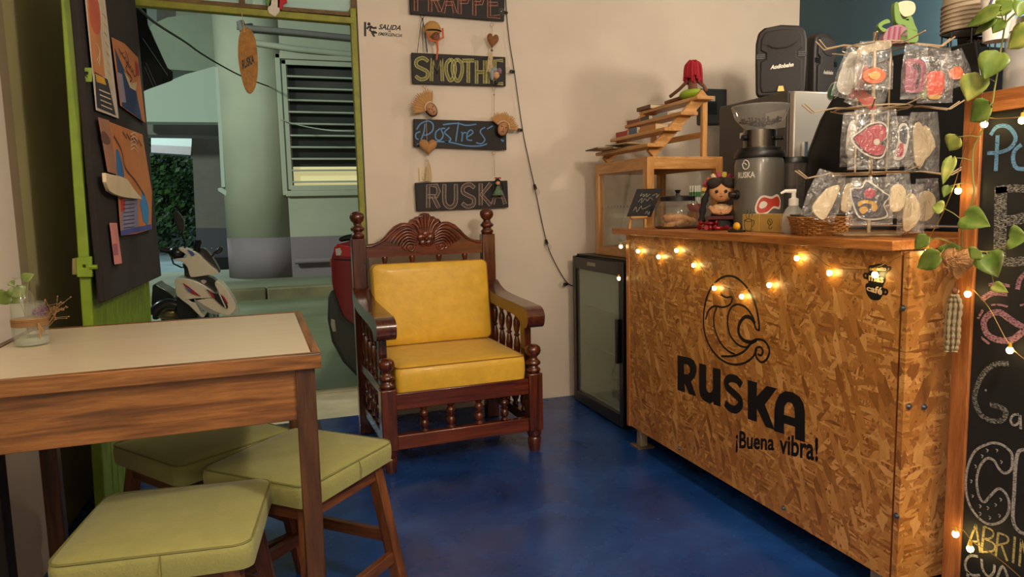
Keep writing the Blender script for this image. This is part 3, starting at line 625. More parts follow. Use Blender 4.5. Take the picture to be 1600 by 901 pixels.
for pts in ([(108, 285), (102, 340), (80, 400)], [(50, 325), (78, 285), (130, 265), (165, 290), (160, 335), (125, 362), (95, 365)], [(75, 340), (45, 355), (45, 385), (62, 395)],
            [(215, 318), (185, 345), (185, 390), (215, 400), (237, 365), (222, 322), (250, 318)], [(280, 312), (246, 345), (272, 372), (290, 395), (270, 412), (245, 410)],
            [(345, 275), (335, 340), (325, 410)], [(235, 292), (330, 282), (400, 296), (470, 288)], [(364, 342), (372, 362), (366, 410)], [(369, 368), (382, 348), (400, 350)],
            [(405, 378), (445, 350), (432, 328), (408, 350), (405, 395), (440, 402)], [(532, 310), (505, 325), (498, 345), (518, 375), (530, 400), (505, 425), (468, 418)],
            [(50, 430), (150, 412), (280, 415), (400, 440), (500, 440), (545, 425)], [(545, 322), (585, 300)], [(645, 395), (655, 408), (662, 398)]):
    c8.line(g, pts, .0075)
g.out('lettering', chalk('chalk_blue', '#5f8fc4', .8), s3, w=True)
s4 = sign([(648.4, 285.4), (793, 282), (794.7, 323.7), (651, 329.3)], 'black hanging sign lettered RUSKA in pink-white chalk, lowest above the armchair')
g, e = G(), G(); letters(c8, [('R', 130, 720, 205, 875), ('U', 245, 712, 325, 868), ('S', 372, 712, 455, 868), ('K', 500, 705, 570, 858), ('A', 585, 705, 672, 850)], g, .020, e)
g.out('lettering', chalk('chalk_white_soft', '#8d7a6e', .45), s4, w=True); e.out('lettering', chalk('chalk_white_rim', '#b9a698', .75), s4, w=True)
# exit notice painted on the wall
o = thing('exit_notice', 'black painted notice SALIDA DE EMERGENCIA with a running figure, on the wall by the door', 'sign', tuple(Pic(1, YW).p((600, 48))))
INK = mat('black_ink', '#141816', .6); k3 = Pic(1, YW, 350, 0, 3.003); g = G()
text_quad(g, 'SALIDA', k3.P([(725, 138), (828, 143), (833, 119), (728, 113)]), NRM[1], .03, .001, .2)
text_quad(g, 'DE', k3.P([(769, 151), (783, 152), (784, 143), (770, 142)]), NRM[1], .03, .001)
text_quad(g, 'EMERGENCIA', k3.P([(722, 166), (834, 175), (837, 160), (725, 150)]), NRM[1], .02, .001, .2); g.out('lettering', INK, o, w=True)
g = G(); k3.poly(g, [(657, 103), (667, 103), (667, 170), (657, 170)], .001); k3.poly(g, [(680 + 8 * math.cos(a * .5), 113 + 8 * math.sin(a * .5)) for a in range(12)], .001)
k3.line(g, [(670, 136), (676, 128), (690, 124), (700, 132), (716, 130)], .011, sm=0); k3.line(g, [(690, 128), (684, 142), (696, 150), (712, 150)], .011, sm=0)
k3.poly(g, [(690, 154), (703, 140), (703, 150), (718, 150), (718, 158), (703, 158), (710, 172), (700, 172)], .001); g.out('running_figure', INK, o, w=True)
# ornaments on the strings
STR = mat('jute', '#b39668', .9, bump=.4, bscale=200); FEA = mat('straw_feather', '#b98e58', .9, bump=.5, bscale=120); BRN = mat('brown_face', '#7a4a30', .6)
q4 = Pic(1, YS - .004)
def at(px, dy=0): return q4.p(px) + Vector((0, dy, 0))
def cord(g, pts, r=.0016): g.tube([at(p) for p in pts], r, 5)
def orn(name, label, cat, px): return thing(name, label, cat, tuple(at(px)), group='ornaments hung between the chalk signs')
o = orn('hatted_mask_ornament', 'small brown face ornament in a straw hat with orange ribbons, above the SMOOTHIE sign', 'ornament', (676, 55))
g = G(); eye(g, (660, 25)); cord(g, [(660, 28), (657, 40), (652, 82)]); cord(g, [(660, 28), (664, 50), (668, 82)]); cord(g, [(661, 28), (660, 60), (661, 82)]); g.out('cord', BLKM, o, w=True)
g = G(); cord(g, [(660, 30), (663, 45), (667, 82)], .0028); g.out('blue_ribbon', mat('blue_ribbon', '#2c4c74', .7), o, w=True)
G().ball(at((674, 48), -.03), (.048, .032, .046), 16).out('hat', mat('straw_hat', '#b58a4f', .85, bump=.5, bscale=90), o, w=True)
g = G(); g.lathe([(.040, 0), (.048, .004), (.040, .008)], 18, o=at((675, 52), -.03)); g.out('hat_band', mat('dark_band', '#3d2c1c', .8), o, w=True)
G().ball(at((678, 61), -.048), (.024, .02, .030), 14).out('face', BRN, o, w=True)
g = G()
for dx in (-.009, .009): g.ball(at((678, 58), -.068) + Vector((dx, 0, 0)), .003, 6)
g.ball(at((678, 61), -.069), .004, 6); g.out('eyes', BLK, o, w=True)
g = G(); g.tube([at(p, -.055) for p in ((664, 55), (668, 66), (679, 68), (689, 62), (688, 48))], .006, 6); g.tube([at(p, -.05) for p in ((679, 66), (681, 80), (679, 96))], [.008, .006, .004], 6); g.out('ribbon', mat('orange_ribbon', '#c8643a', .7), o, w=True)
def heart(c, wd, ht, th, n=28, tilt=0):
    P_ = []
    for i in range(n):
        a = 2 * math.pi * i / n; x = 16 * math.sin(a) ** 3; z = 13 * math.cos(a) - 5 * math.cos(2*a) - 2 * math.cos(3*a) - math.cos(4*a)
        x, z = x / 32 * wd, (z + 2.5) / 29 * ht; P_.append(Vector(c) + Vector((x * math.cos(tilt) - z * math.sin(tilt), 0, x * math.sin(tilt) + z * math.cos(tilt))))
    vs = []; fs = []; C_ = Vector(c)
    for k, y in ((.0, -th), (.55, -th * .9), (.85, -th * .6), (1, 0), (.85, th * .6), (0, th * .8)): vs += [C_ + (p - C_) * k + Vector((0, y, 0)) for p in P_]
    for r_ in range(5):
        for j in range(n): fs.append((r_*n+j, r_*n+(j+1) % n, (r_+1)*n+(j+1) % n, (r_+1)*n+j))
    return G().add(vs, fs)
o = orn('wicker_heart', 'brown woven heart with a cream tassel hanging above the right end of the SMOOTHIE sign', 'ornament', (768, 66))
g = G(); eye(g, (769, 38)); cord(g, [(769, 42), (769, 54)]); g.out('cord', STR, o, w=True)
heart(at((768, 66), -.02), .072, .088, .012, tilt=-.15).out('heart', mat('wicker_brown', '#80552f', .85, var=.4, scale=160, bump=.8, bscale=140), o, w=True)
g = G(); random.seed(5)
for i in range(14): g.tube([at((767, 79), -.02), at((764 + random.uniform(-3, 4), 92), -.024), at((762 + random.uniform(-6, 7), 114), -.026)], .0026, 5)
g.out('tassel', mat('cream_yarn', '#c4ae88', .9, bump=.4, bscale=150), o, w=True); G().ball(at((767, 80), -.02), .008, 8).out('bead', BRN, o, w=True)
o = orn('purple_haired_doll', 'tiny doll head with grey and purple hair over the letter E of the SMOOTHIE sign', 'ornament', (773, 118))
G().ball(at((773, 119), -.03), (.020, .016, .021), 14).out('face', mat('doll_skin', '#d2a07c', .6), o, w=True)
g = G(); g.ball(at((767, 117), -.022), (.014, .014, .036), 10); g.ball(at((770, 110), -.024), (.022, .016, .014), 10); g.out('hair', mat('grey_hair', '#8d989c', .8), o, w=True)
G().ball(at((778, 112), -.026), (.016, .015, .018), 10).out('headscarf', mat('mauve_cloth', '#86667a', .8), o, w=True)
G().ball(at((773, 130), -.025), (.014, .012, .012), 10).out('neck_bow', BLK, o, w=True)
g = G(); g.ball(at((771.5, 118.5), -.047), .0022, 6); g.ball(at((775.5, 118.5), -.047), .0022, 6); g.out('eyes', BLK, o, w=True)
def mask(name, label, px, sw, fan, tilt, ln=.07, fn=17):
    o = orn(name, label, 'mask', px); c = at(px, -.03)
    rot = Matrix.Rotation(tilt, 3, 'Y')
    G().ball(c + Vector((0, .006, 0)), (sw * 1.12, .018, sw * 1.45), 16, m=rot).out('shell', BLK, o, w=True)
    G().ball(c + Vector((0, -.004, 0)), (sw * .92, .018, sw * 1.25), 16, m=rot).out('face', mat('mask_skin', '#b5825c', .55), o, w=True)
    g = G()
    for dx in (-.4, .4): g.ball(c + rot @ Vector((dx * sw, -.020, .25 * sw)), (sw * .2, .004, sw * .09), 8, m=rot)
    g.out('eyes', BLK, o, w=True)
    g = G(); g.ball(c + rot @ Vector((0, -.022, -.05 * sw)), (sw * .13, .009, sw * .28), 8, m=rot); g.out('nose', MATS['mask_skin'], o, w=True)
    g = G(); g.ball(c + rot @ Vector((0, -.018, -.6 * sw)), (sw * .3, .005, sw * .1), 8, m=rot); g.out('mouth', mat('red_lips', '#7c3326', .5), o, w=True)
    g = G()
    for i in range(fn):
        a = fan[0] + (fan[1] - fan[0]) * i / (fn - 1); d = rot @ Vector((math.sin(a), 0, math.cos(a))); p = c + d * sw * 1.0 + Vector((0, .002 * (i % 2), 0))
        g.tube([p, p + d * ln * .6, p + d * ln * (1 + .08 * math.sin(i * 5))], [.004, .0075, .002], 6)
    g.out('feathers', FEA, o, w=True)
    g = G(); pts = [c + rot @ Vector((math.sin(a) * sw * 1.15, -.014, math.cos(a) * sw * 1.3)) for a in [fan[0] + (fan[1]-fan[0]) * i / 12 for i in range(13)]]
    for p in pts: g.ball(p, .0042, 6)
    g.out('beads', mat('white_beads', '#d8c6a8', .5), o, w=True); return o
o = mask('feather_mask', 'small mask in profile with a straw feather crest, between the SMOOTHIE and Postres signs', (672, 172), .031, (-1.15, .7), R(-35), .080)
g = G(); eye(g, (664, 135)); cord(g, [(664, 138), (667, 150)]); g.out('cord', STR, o, w=True)
o = mask('feather_mask', 'larger face mask with a fanned straw crown at the right end of the Postres sign', (783, 202), .033, (-1.15, 1.3), R(18), .062, 21)
g = G(); eye(g, (772, 138)); cord(g, [(772, 142), (772, 182)]); g.ball(at((772, 148)), .006, 6); g.out('cord', STR, o, w=True)
o = orn('yarn_heart', 'tan yarn wound heart with a cream tassel below the left end of the Postres sign', 'ornament', (668, 231))
g = G(); eye(g, (667, 250), .006); cord(g, [(666, 181), (667, 222)]); g.out('cord', STR, o, w=True)
YARN = mat('tan_yarn', '#b08150', .9, var=.3, scale=120, bump=.7, bscale=160, stretch=(1, 1, 3))
heart(at((668, 231), -.02), .105, .092, .022).out('heart', YARN, o, w=True)
g = G()
for i in range(9): x = 669 + random.uniform(-3, 3); g.tube([at((668, 250), -.015), at((x, 262), -.018), at((x + random.uniform(-2, 2), 283), -.02)], .0022, 5)
g.out('tassel', MATS['cream_yarn'], o, w=True)
o = orn('folk_doll_ornament', 'tiny braided folk doll in a green dress hanging over the RUSKA chalk sign', 'doll', (775, 290))
g = G(); eye(g, (772, 239)); cord(g, [(772, 244), (772.5, 275)]); g.out('cord', STR, o, w=True)
G().lathe([(.0, .0), (.036, .0), (.030, .012), (.012, .042), (.012, .05)], 14, o=at((776, 305), -.03)).out('dress', mat('green_dress', '#5c7a5e', .8, var=.4, scale=90), o, w=True)
G().ball(at((775.5, 286), -.03), (.014, .012, .014), 10).out('head', MATS['doll_skin'], o, w=True)
g = G(); g.ball(at((775.5, 283), -.026), (.018, .014, .014), 10); g.tube([at((770, 286), -.03), at((768.5, 297), -.03)], .005, 6); g.tube([at((781, 286), -.03), at((783, 297), -.03)], .005, 6); g.out('hair', BLK, o, w=True)
g = G(); [g.ball(at((771.5 + i * 2, 278.5), -.03), .005, 6) for i in range(5)]; g.out('flower_crown', mat('red_bow', '#a8433c', .7), o, w=True)
# festoon cable with unlit bulbs
fe = thing('festoon_cable', 'black festoon cable with unlit clear bulbs running down the wall beside the signs', 'string lights', tuple(Pic(1, 4.045).p((790, 10))))
qf = Pic(1, 4.05); cp = [(789, -40), (791, 15), (796, 65), (804, 115), (816, 200), (825, 245), (835, 290), (853, 374), (868, 412), (888, 443), (905, 446)]
G().tube(smoothpts(qf.P(cp), 5), .0028, 6).out('cable', BLK, fe, w=True)
for px, sd in (((792, 20), -1), ((803, 112), -1), ((815, 203), -1), ((835, 289), 0), ((853, 375), 0), ((886, 443), -1)):
    p = qf.p(px); g = G(); d = Vector((sd, -.6, -.1 if sd else -.8)).normalized()
    g.tube([p - Vector((0, 0, .0)), p + d * .028], [.009, .011], 10); k_ = g.out('socket', BLK, fe, w=True)
    G().ball(p + d * .052, (.022, .022, .024), 14).out('bulb', MATS['clear_glass'], fe, w=True)
# pouch hanging from the lintel, paper flowers
ql = Pic(1, 4.06)
o = thing('loofah_sign', 'oval fibrous tag lettered RUSKA hanging on a string from the door lintel', 'hanging sign', tuple(ql.p((388, 90))))
G().tube(ql.P([(377, 18), (380, 34), (382, 50)]), .002, 5).out('string', MATS['cream_yarn'], o, w=True)
g = G(); g.prism(smoothpts(ql.P([(384, 42), (395, 50), (401, 72), (403, 108), (399, 135), (391, 146), (383, 139), (376, 115), (372, 88), (373, 60), (378, 45)]), 3, True), (0, .014, 0)); g.out('pad', mat('loofah', '#a5773f', .9, var=.25, scale=35, bump=.9, bscale=130), o, w=True, bevel=.004)
g = G(); text_quad(g, 'RUSKA', ql.P([(379, 109), (398, 99), (396, 84), (378, 94)]), NRM[1], .04, .001); g.out('lettering', INK, o, w=True)
o = thing('paper_streamer', 'green, white and red tissue paper streamer hung on the transom frame', 'streamer', tuple(ql.p((432, 5))))
for nmx, c, pts in (('green_tissue', '#5f8a45', [(414, -8), (426, -8), (424, 8), (420, 12), (415, 5)]), ('white_tissue', '#d8cfc0', [(423, -8), (438, -8), (437, 18), (430, 26), (420, 21), (418, 14)]), ('red_tissue', '#b52c34', [(433, -8), (447, -8), (449, 4), (443, 6), (440, 15), (433, 12)])):
    g = G(); g.prism(ql.P(pts), (0, .015, 0)); g.out(nmx, mat(nmx, c, .8, bump=1, bscale=60), o, w=True, bevel=.003)
# ================================================================ display fridge
FX, FY0, FY1, FZ = 1.70, 3.30, 3.96, .915
fg = thing('display_fridge', 'low black display fridge with a glass door under the wooden case', 'fridge', (FX, FY0, 0))
INT = mat('fridge_liner', '#b9bcaa', .5)
g = G(); g.box((.03, 0, .0), (.50, .02, FZ)); g.box((.03, .64, .0), (.50, .66, FZ)); g.box((.03, 0, FZ - .02), (.50, .66, FZ)); g.box((.03, 0, .02), (.50, .66, .07)); g.box((.48, 0, .0), (.50, .66, FZ)); g.out('cabinet', BLK, fg)
g = G(); g.box((.035, .021, .071), (.478, .026, FZ - .021)); g.box((.035, .634, .071), (.478, .639, FZ - .021)); g.box((.474, .021, .071), (.478, .639, FZ - .021)); g.box((.035, .021, .071), (.478, .639, .076)); g.out('liner', INT, fg)
dr = tag(G().box((.0, 0, .012), (.028, .045, FZ - .01)).box((.0, .615, .012), (.028, .66, FZ - .01)).box((.0, .045, .012), (.028, .615, .075)).box((.0, .045, FZ - .085), (.028, .615, FZ - .01)).out('door', BLK, fg, bevel=.004))
G().box((.010, .046, .076), (.016, .614, FZ - .086)).out('glass', film('fridge_glass', (.86, .90, .82), .07, .05), dr)
G().box((-.018, .035, .36), (.0, .062, .60)).out('handle', BLK, dr, bevel=.004)
G().box((-.003, .33, FZ - .055), (.0, .44, FZ - .035)).out('badge', mat('badge_grey', '#8f8f88', .4), dr)
for z in (.36, .60):
    g = G(); [g.tube([(.07, .03 + i * .033, z), (.44, .03 + i * .033, z)], .0022, 5) for i in range(19)]; g.tube([(.07, .028, z), (.07, .632, z)], .0035, 5); g.out('wire_shelf', INT, fg)
g = G(); g.box((.05, .03, .072), (.44, .63, .085)); g.out('bottom_shelf', INT, fg)
GB = film('green_bottle_glass', (.35, .55, .42), .10, .05)
g = G(); g.box((.06, .30, FZ - .030), (.40, .34, FZ - .021)); g.out('interior_fill', mat('fridge_fill_glow', '#e8ece0', .4, emit='#e6efdc', es=3.2), fg)  # glowing strip added to brighten the inside of the fridge
bt = thing('bottle', 'green glass bottle standing in the bottom of the display fridge', 'bottle', (0, 0, 0), group='green bottles inside the fridge')
G().lathe([(.0, 0), (.028, 0), (.031, .01), (.031, .13), (.026, .155), (.013, .18), (.012, .215), (.014, .218)], 18).out('body', GB, bt)
G().lathe([(.0135, .212), (.0145, .23), (.0, .231)], 14).out('cap', mat('cap', '#7c8a80', .4, metal=.5), bt)
G().lathe([(.0316, .05), (.0318, .10)], 18).out('label_band', mat('bottle_label', '#708a70', .6), bt)
for i, (x, y) in enumerate(((.14, .10), (.15, .18), (.13, .26), (.24, .13), (.24, .22), (.14, .345))):
    b_ = bt if i == 0 else copy_tree(bt); b_.location = (FX + x, FY0 + y, .086)
# ================================================================ wooden glass case on the fridge
PINE = [wood('pine_%d' % a, '#b07a3d', '#cf9c5c', a, .4, .1) for a in range(3)]
PGL = film('pane_glass', (.98, .985, .97), .01, .03)
cs = thing('glass_case', 'pine framed glass display case standing on the black fridge', 'display case', (1.80, 3.22, .917))
W_, D_, H_ = .45, .62, .52
for x in (0, W_ - .04):
    for y in (0, D_ - .045): G().box((x, y, 0), (x + .04, y + .045, H_)).out('corner_post', PINE[2], cs, bevel=.002)
for z, h in ((0, .05), (H_ - .055, .055)):
    for y in (0, D_ - .02): G().box((.04, y, z), (W_ - .04, y + .02, z + h)).out('rail', PINE[0], cs, bevel=.002)
    for x in (0, W_ - .02): G().box((x, .045, z), (x + .02, D_ - .045, z + h)).out('rail', PINE[1], cs, bevel=.002)
G().box((.001, .001, H_ - .002), (W_ - .001, D_ - .001, H_ + .008)).out('top_board', PINE[1], cs, bevel=.002)
G().box((.021, .021, .03), (W_ - .021, D_ - .021, .04)).out('floor_board', PINE[1], cs)
G().box((.010, .045, .05), (.013, D_ - .045, H_ - .055)).out('pane', PGL, cs); G().box((W_ - .013, .045, .05), (W_ - .010, D_ - .045, H_ - .055)).out('pane', PGL, cs)
G().box((.04, .612, .05), (W_ - .04, .615, H_ - .055)).out('pane', PGL, cs)
G().box((.015, .02, .27), (W_ - .015, D_ - .02, .275)).out('glass_shelf', PGL, cs)
g = G()
for i in range(14): g.tube([(.012, .05 + i * .038, .275), (.012, .05 + i * .038, .285)], .002, 5)
g.out('shelf_clips', CHR, cs)
# ================================================================ stepped riser shelf on the case
ZC = .917 + H_ + .008
rs = thing('riser_shelf', 'stepped pine riser shelf standing on top of the glass case', 'shelf', (1.80, 3.22, ZC))
for y in (.02, .54):
    G().bar((.03, y, .012), (.345, y, .325), .052, .024, up=(0, 1, 0)).out('stringer', PINE[0], rs, bevel=.002)
    G().box((.33, y - .011, .0), (.36, y + .011, .30)).out('leg', PINE[2], rs, bevel=.002)
G().box((.332, .02, .10), (.348, .54, .13)).out('cross_rail', PINE[1], rs, bevel=.002)
steps = []
for i in range(4):
    x, z = -.02 + i * .095, .045 + i * .080
    G().box((x, -.04, z), (x + .10, .57, z + .018)).out('step', PINE[1], rs, bevel=.002); steps.append((1.80 + x, ZC + z + .018))
def book(x, y, z, w_, l_, h, rz, c, label, cat='book', n='bk'):
    o = thing('book' if cat == 'book' else 'magazine', label, cat, (x, y, z), rz, 'books and papers on the riser shelf')
    G().box((-w_/2, -l_/2, 0), (w_/2, l_/2, .0015)).box((-w_/2, -l_/2, h - .0015), (w_/2, l_/2, h)).box((-w_/2, -l_/2, 0), (-w_/2 + .002, l_/2, h)).out('cover', mat('cover_' + c[1:], c, .4), o)
    G().box((-w_/2 + .003, -l_/2 + .003, .0015), (w_/2 - .003, l_/2 - .003, h - .0015)).out('pages', mat('pages', '#cbbb98', .8, var=.15, scale=200, stretch=(.01, .01, 1)), o)
    return o
x, z = steps[0]
book(x + .02, 3.60, z, .14, .20, .010, R(8), '#8a6a45', 'brown magazine on the lowest step of the riser', 'magazine'); book(x + .01, 3.70, z + .010, .15, .21, .007, R(-6), '#6b4a30', 'dark brown magazine sticking out lowest left on the riser', 'magazine'); book(x + .03, 3.48, z + .017, .13, .18, .006, R(14), '#c3b28f', 'cream magazine on the top of the pile on the lowest step', 'magazine')
x, z = steps[1]
book(x + .05, 3.66, z, .09, .12, .028, R(4), '#a3242c', 'red book on the second step of the riser'); book(x + .05, 3.52, z, .09, .10, .034, R(-3), '#3d5a80', 'blue book beside the red one on the second step'); book(x + .05, 3.36, z, .09, .16, .030, R(1), '#b98145', 'tan boxed book at the near end of the second step')
x, z = steps[2]
book(x + .05, 3.70, z, .09, .13, .020, R(5), '#7b3c2a', 'rust patterned book at the far end of the third step'); book(x + .05, 3.56, z, .09, .11, .022, R(-4), '#2e3138', 'charcoal book in the middle of the third step'); book(x + .05, 3.40, z, .09, .15, .014, R(2), '#9aa3a4', 'grey book at the near end of the third step')
x, z = steps[3]
book(x + .04, 3.72, z, .10, .16, .022, R(0), '#6b4526', 'dark brown book at the far end of the top step')
# rag doll with red hair on the riser
o = thing('rag_doll', 'brown rag doll with red dreadlocks and a lime green skirt lying on the top step', 'doll', (2.125, 3.33, steps[3][1]))
G().ball((.0, .0, .03), (.055, .085, .028), 14).out('skirt', mat('lime_cloth', '#9ab832', .8, bump=.6, bscale=60), o)
g = G(); g.tube([(0, -.02, .03), (-.005, -.02, .08), (0, -.015, .13)], [.026, .024, .015], 10); g.ball((0, -.015, .155), (.030, .027, .036), 12); body = g.out('body', mat('brown_cloth', '#6d4530', .8), o)
g = G(); g.tube([(-.02, -.0, .10), (-.05, .04, .06), (-.06, .11, .035)], [.010, .009, .010], 8); g.tube([(.02, -.02, .10), (.05, -.04, .07), (.06, -.05, .04)], [.010, .009, .009], 8); g.out('arms', MATS['brown_cloth'], o)
g = G(); g.tube([(-.02, .05, .02), (-.03, .13, .018), (-.04, .19, .012)], [.013, .011, .012], 8); g.tube([(.02, .05, .02), (.0, .13, .018), (-.01, .18, .012)], [.013, .011, .012], 8); g.out('legs', MATS['brown_cloth'], o)
g = G(); random.seed(11)
for i in range(46):
    a = random.uniform(0, 6.28); r0 = random.uniform(.002, .018); r1 = random.uniform(.030, .048); zz = random.uniform(.08, .125)
    g.tube(smoothpts([(r0*math.cos(a), -.015 + r0*math.sin(a), .190 + random.uniform(0, .012)), (r1*.85*math.cos(a), -.015 + r1*.8*math.sin(a), .175), (r1*math.cos(a), -.015 + r1*math.sin(a), zz)], 4), .006, 6)
g.out('dreadlocks', mat('red_yarn', '#a3192c', .85, bump=.8, bscale=140), o)
# ================================================================ OSB counter
OSB = osb(); CX, CY0, CY1 = 1.63, 1.475, 3.12
PWD = [wood('counter_wood_%d' % a, '#9a5a26', '#c07c3c', a, .35, .1) for a in range(3)]
DKE = mat('osb_edge', '#6e4320', .8, var=.4, scale=60, bump=.6, bscale=90, stretch=(1, 1, .3))
co = thing('counter', 'chipboard clad café counter with the black RUSKA wave logo', 'counter', (CX, CY0, 0))
def cw(g, name, m, **k): return g.out(name, m, co, w=True, **k)
fp = cw(G().box((CX, CY0 + .03, .10), (CX + .018, CY1 - .03, 1.058)), 'front_panel', OSB)
cw(G().box((CX + .005, CY0 + .018, .10), (CX + .03, CY0 + .03, 1.058)), 'edge_strip', DKE)
cw(G().box((CX - .002, CY0, .10), (CX + .52, CY0 + .018, 1.058)), 'end_panel', OSB)
cw(G().box((CX - .004, CY1 - .03, .095), (CX + .03, CY1, 1.058)), 'corner_post', PWD[2], bevel=.002)
cw(G().box((CX + .03, CY1 - .018, .10), (CX + .52, CY1 - .001, 1.058)), 'end_panel', OSB)
cw(G().box((CX + .02, CY0 + .02, .12), (CX + .52, CY1 - .02, .14)), 'bottom_board', OSB)
for y in (CY0 + .10, CY1 - .07): 
    lg = cw(G().box((CX + .025, y - .02, .004), (CX + .065, y + .02, .14)), 'leg', mat('pale_metal', '#a99c84', .45, metal=.3, var=.2, scale=30), bevel=.003)
    G().box((CX + .0, y - .045, 0), (CX + .09, y + .045, .005)).out('foot_plate', mat('rusty_plate', '#6d5a44', .7, metal=.2), lg, w=False) if False else None
    cw(G().box((CX + .0, y - .045, 0), (CX + .09, y + .045, .005)), 'foot_plate', mat('rusty_plate', '#6d5a44', .7, metal=.2))
qc = Pic(0, CX)
for px in ((1412, 481), (1402, 805), (1062, 700), (1225, 793), (983, 606), (1419, 634), (1443, 635)):
    p = qc.p(px) if px[0] < 1415 else Pic(1, CY0).p(px); d = NRM[0] if px[0] < 1415 else NRM[1]; g = G(); g.tube([p, p + d * .003], .009, 10); g.tube([p, p + d * .010], .0045, 6); cw(g, 'screw', mat('screw_steel', '#8c9296', .3, metal=.9))
LOGO = mat('logo_black', '#0f0d0b', .5)
cl = Pic(0, CX, 1040, 410, 2.815)
g = G()
cl.line(g, [(412, 300), (409, 250), (390, 170), (350, 100), (300, 62), (250, 65), (205, 105), (177, 170), (167, 250), (175, 320), (205, 385), (250, 430), (300, 448), (350, 440), (388, 410), (398, 378), (418, 372), (428, 390), (420, 408), (405, 402)], .0085, sm=6)
cl.line(g, [(176, 250), (190, 210), (215, 192), (255, 196), (285, 182), (293, 152), (265, 153), (244, 140)], .0075, sm=6)
cl.line(g, [(226, 196), (213, 235), (216, 290), (240, 350), (275, 388), (305, 402)], .0075, sm=6)
cl.line(g, [(245, 412), (300, 410), (345, 390), (380, 352), (410, 337), (440, 350), (457, 388), (445, 425), (422, 438), (402, 420), (397, 398), (402, 380)], .0085, sm=6)
cl.line(g, [(413, 298), (396, 288), (385, 240), (350, 195), (312, 184), (284, 205), (273, 255), (283, 315), (315, 358), (355, 372), (375, 352)], .0075, sm=6)
cl.line(g, [(394, 268), (375, 243), (348, 240), (325, 270), (322, 310), (342, 340), (375, 350), (400, 340)], [.006] + [.018] * 36 + [.014] * 20 if False else .014, sm=6)
cw(g, 'wave_logo', LOGO)
def lf(pts): return pts
for nm_, pts, hl in (('R', [(53, 407), (105, 418), (125, 430), (136, 455), (136, 480), (128, 505), (112, 522), (135, 588), (104, 578), (84, 530), (84, 571), (53, 560)], [[(82, 445), (98, 449), (107, 462), (107, 480), (99, 492), (82, 489)]]),
                     ('U', [(148, 442), (179, 450), (179, 548), (183, 564), (192, 572), (203, 568), (208, 556), (208, 461), (242, 469), (242, 633), (212, 624), (211, 612), (195, 620), (170, 608), (154, 588), (148, 560)], []),
                     ('K', [(362, 515), (402, 527), (402, 587), (445, 542), (490, 553), (437, 624), (480, 735), (441, 722), (402, 640), (402, 700), (362, 687)], []),
                     ('A', [(478, 740), (479, 650), (486, 610), (502, 578), (528, 564), (560, 570), (590, 590), (607, 620), (613, 660), (613, 790), (570, 776), (570, 722), (521, 706), (521, 753)], [[(521, 668), (523, 632), (538, 612), (556, 618), (567, 640), (570, 684)]])):
    g = G(); cl.poly(g, pts, .0008, holes=hl); cw(g, 'letter', LOGO)
g = G(); cl.line(g, [(334, 540), (312, 514), (285, 508), (268, 522), (272, 548), (298, 572), (326, 600), (328, 628), (308, 646), (282, 638), (262, 616)], .031, sm=5); cw(g, 'letter', LOGO)
g = G(); text_quad(g, '¡Buena', cl.P([(308, 836), (478, 845), (480, 755), (310, 738)]), NRM[0], .025, .0008); text_quad(g, 'vibra!', cl.P([(500, 838), (672, 876), (672, 768), (502, 752)]), NRM[0], .025, .0008); cw(g, 'slogan', LOGO)
# cup sticker
sk = Pic(0, CX, 1330, 400, 11.26)
g = G(); sk.poly(g, [(305, 230), (320, 170), (400, 150), (480, 135), (590, 135), (640, 175), (700, 180), (705, 235), (650, 280), (600, 340), (610, 430), (560, 520), (575, 560), (640, 580), (655, 640), (620, 690), (560, 680), (510, 760), (430, 775), (340, 750), (280, 660), (255, 560), (260, 490), (310, 460), (290, 410), (230, 395), (210, 330), (240, 290), (310, 285)], .0008, holes=[[(645, 210), (670, 205), (670, 240), (640, 260)], [(240, 330), (265, 325), (272, 360), (250, 370)], [(590, 615), (615, 615), (620, 645), (590, 650)]], sm=2); cw(g, 'cup_sticker', LOGO)
g = G(); TXS = mat('sticker_cream', '#d8b98a', .6)
for tx, qd in (('necesito', [(330, 250), (620, 258), (618, 185), (330, 190)]), ('más', [(310, 430), (570, 475), (575, 340), (315, 300)]), ('café', [(270, 600), (540, 690), (560, 545), (275, 510)])): text_quad(g, tx, sk.P(qd, .0009), NRM[0], .03, .0006)
cw(g, 'sticker_lettering', TXS)
wt = thing('countertop', 'long thin pine worktop lying on the chipboard counter', 'worktop', (CX, CY0, 1.059))
G().box((1.595, 1.50, 1.0595), (2.62, 3.215, 1.088)).out('board', PWD[1], wt, w=True, bevel=.003)
ZW = 1.0885
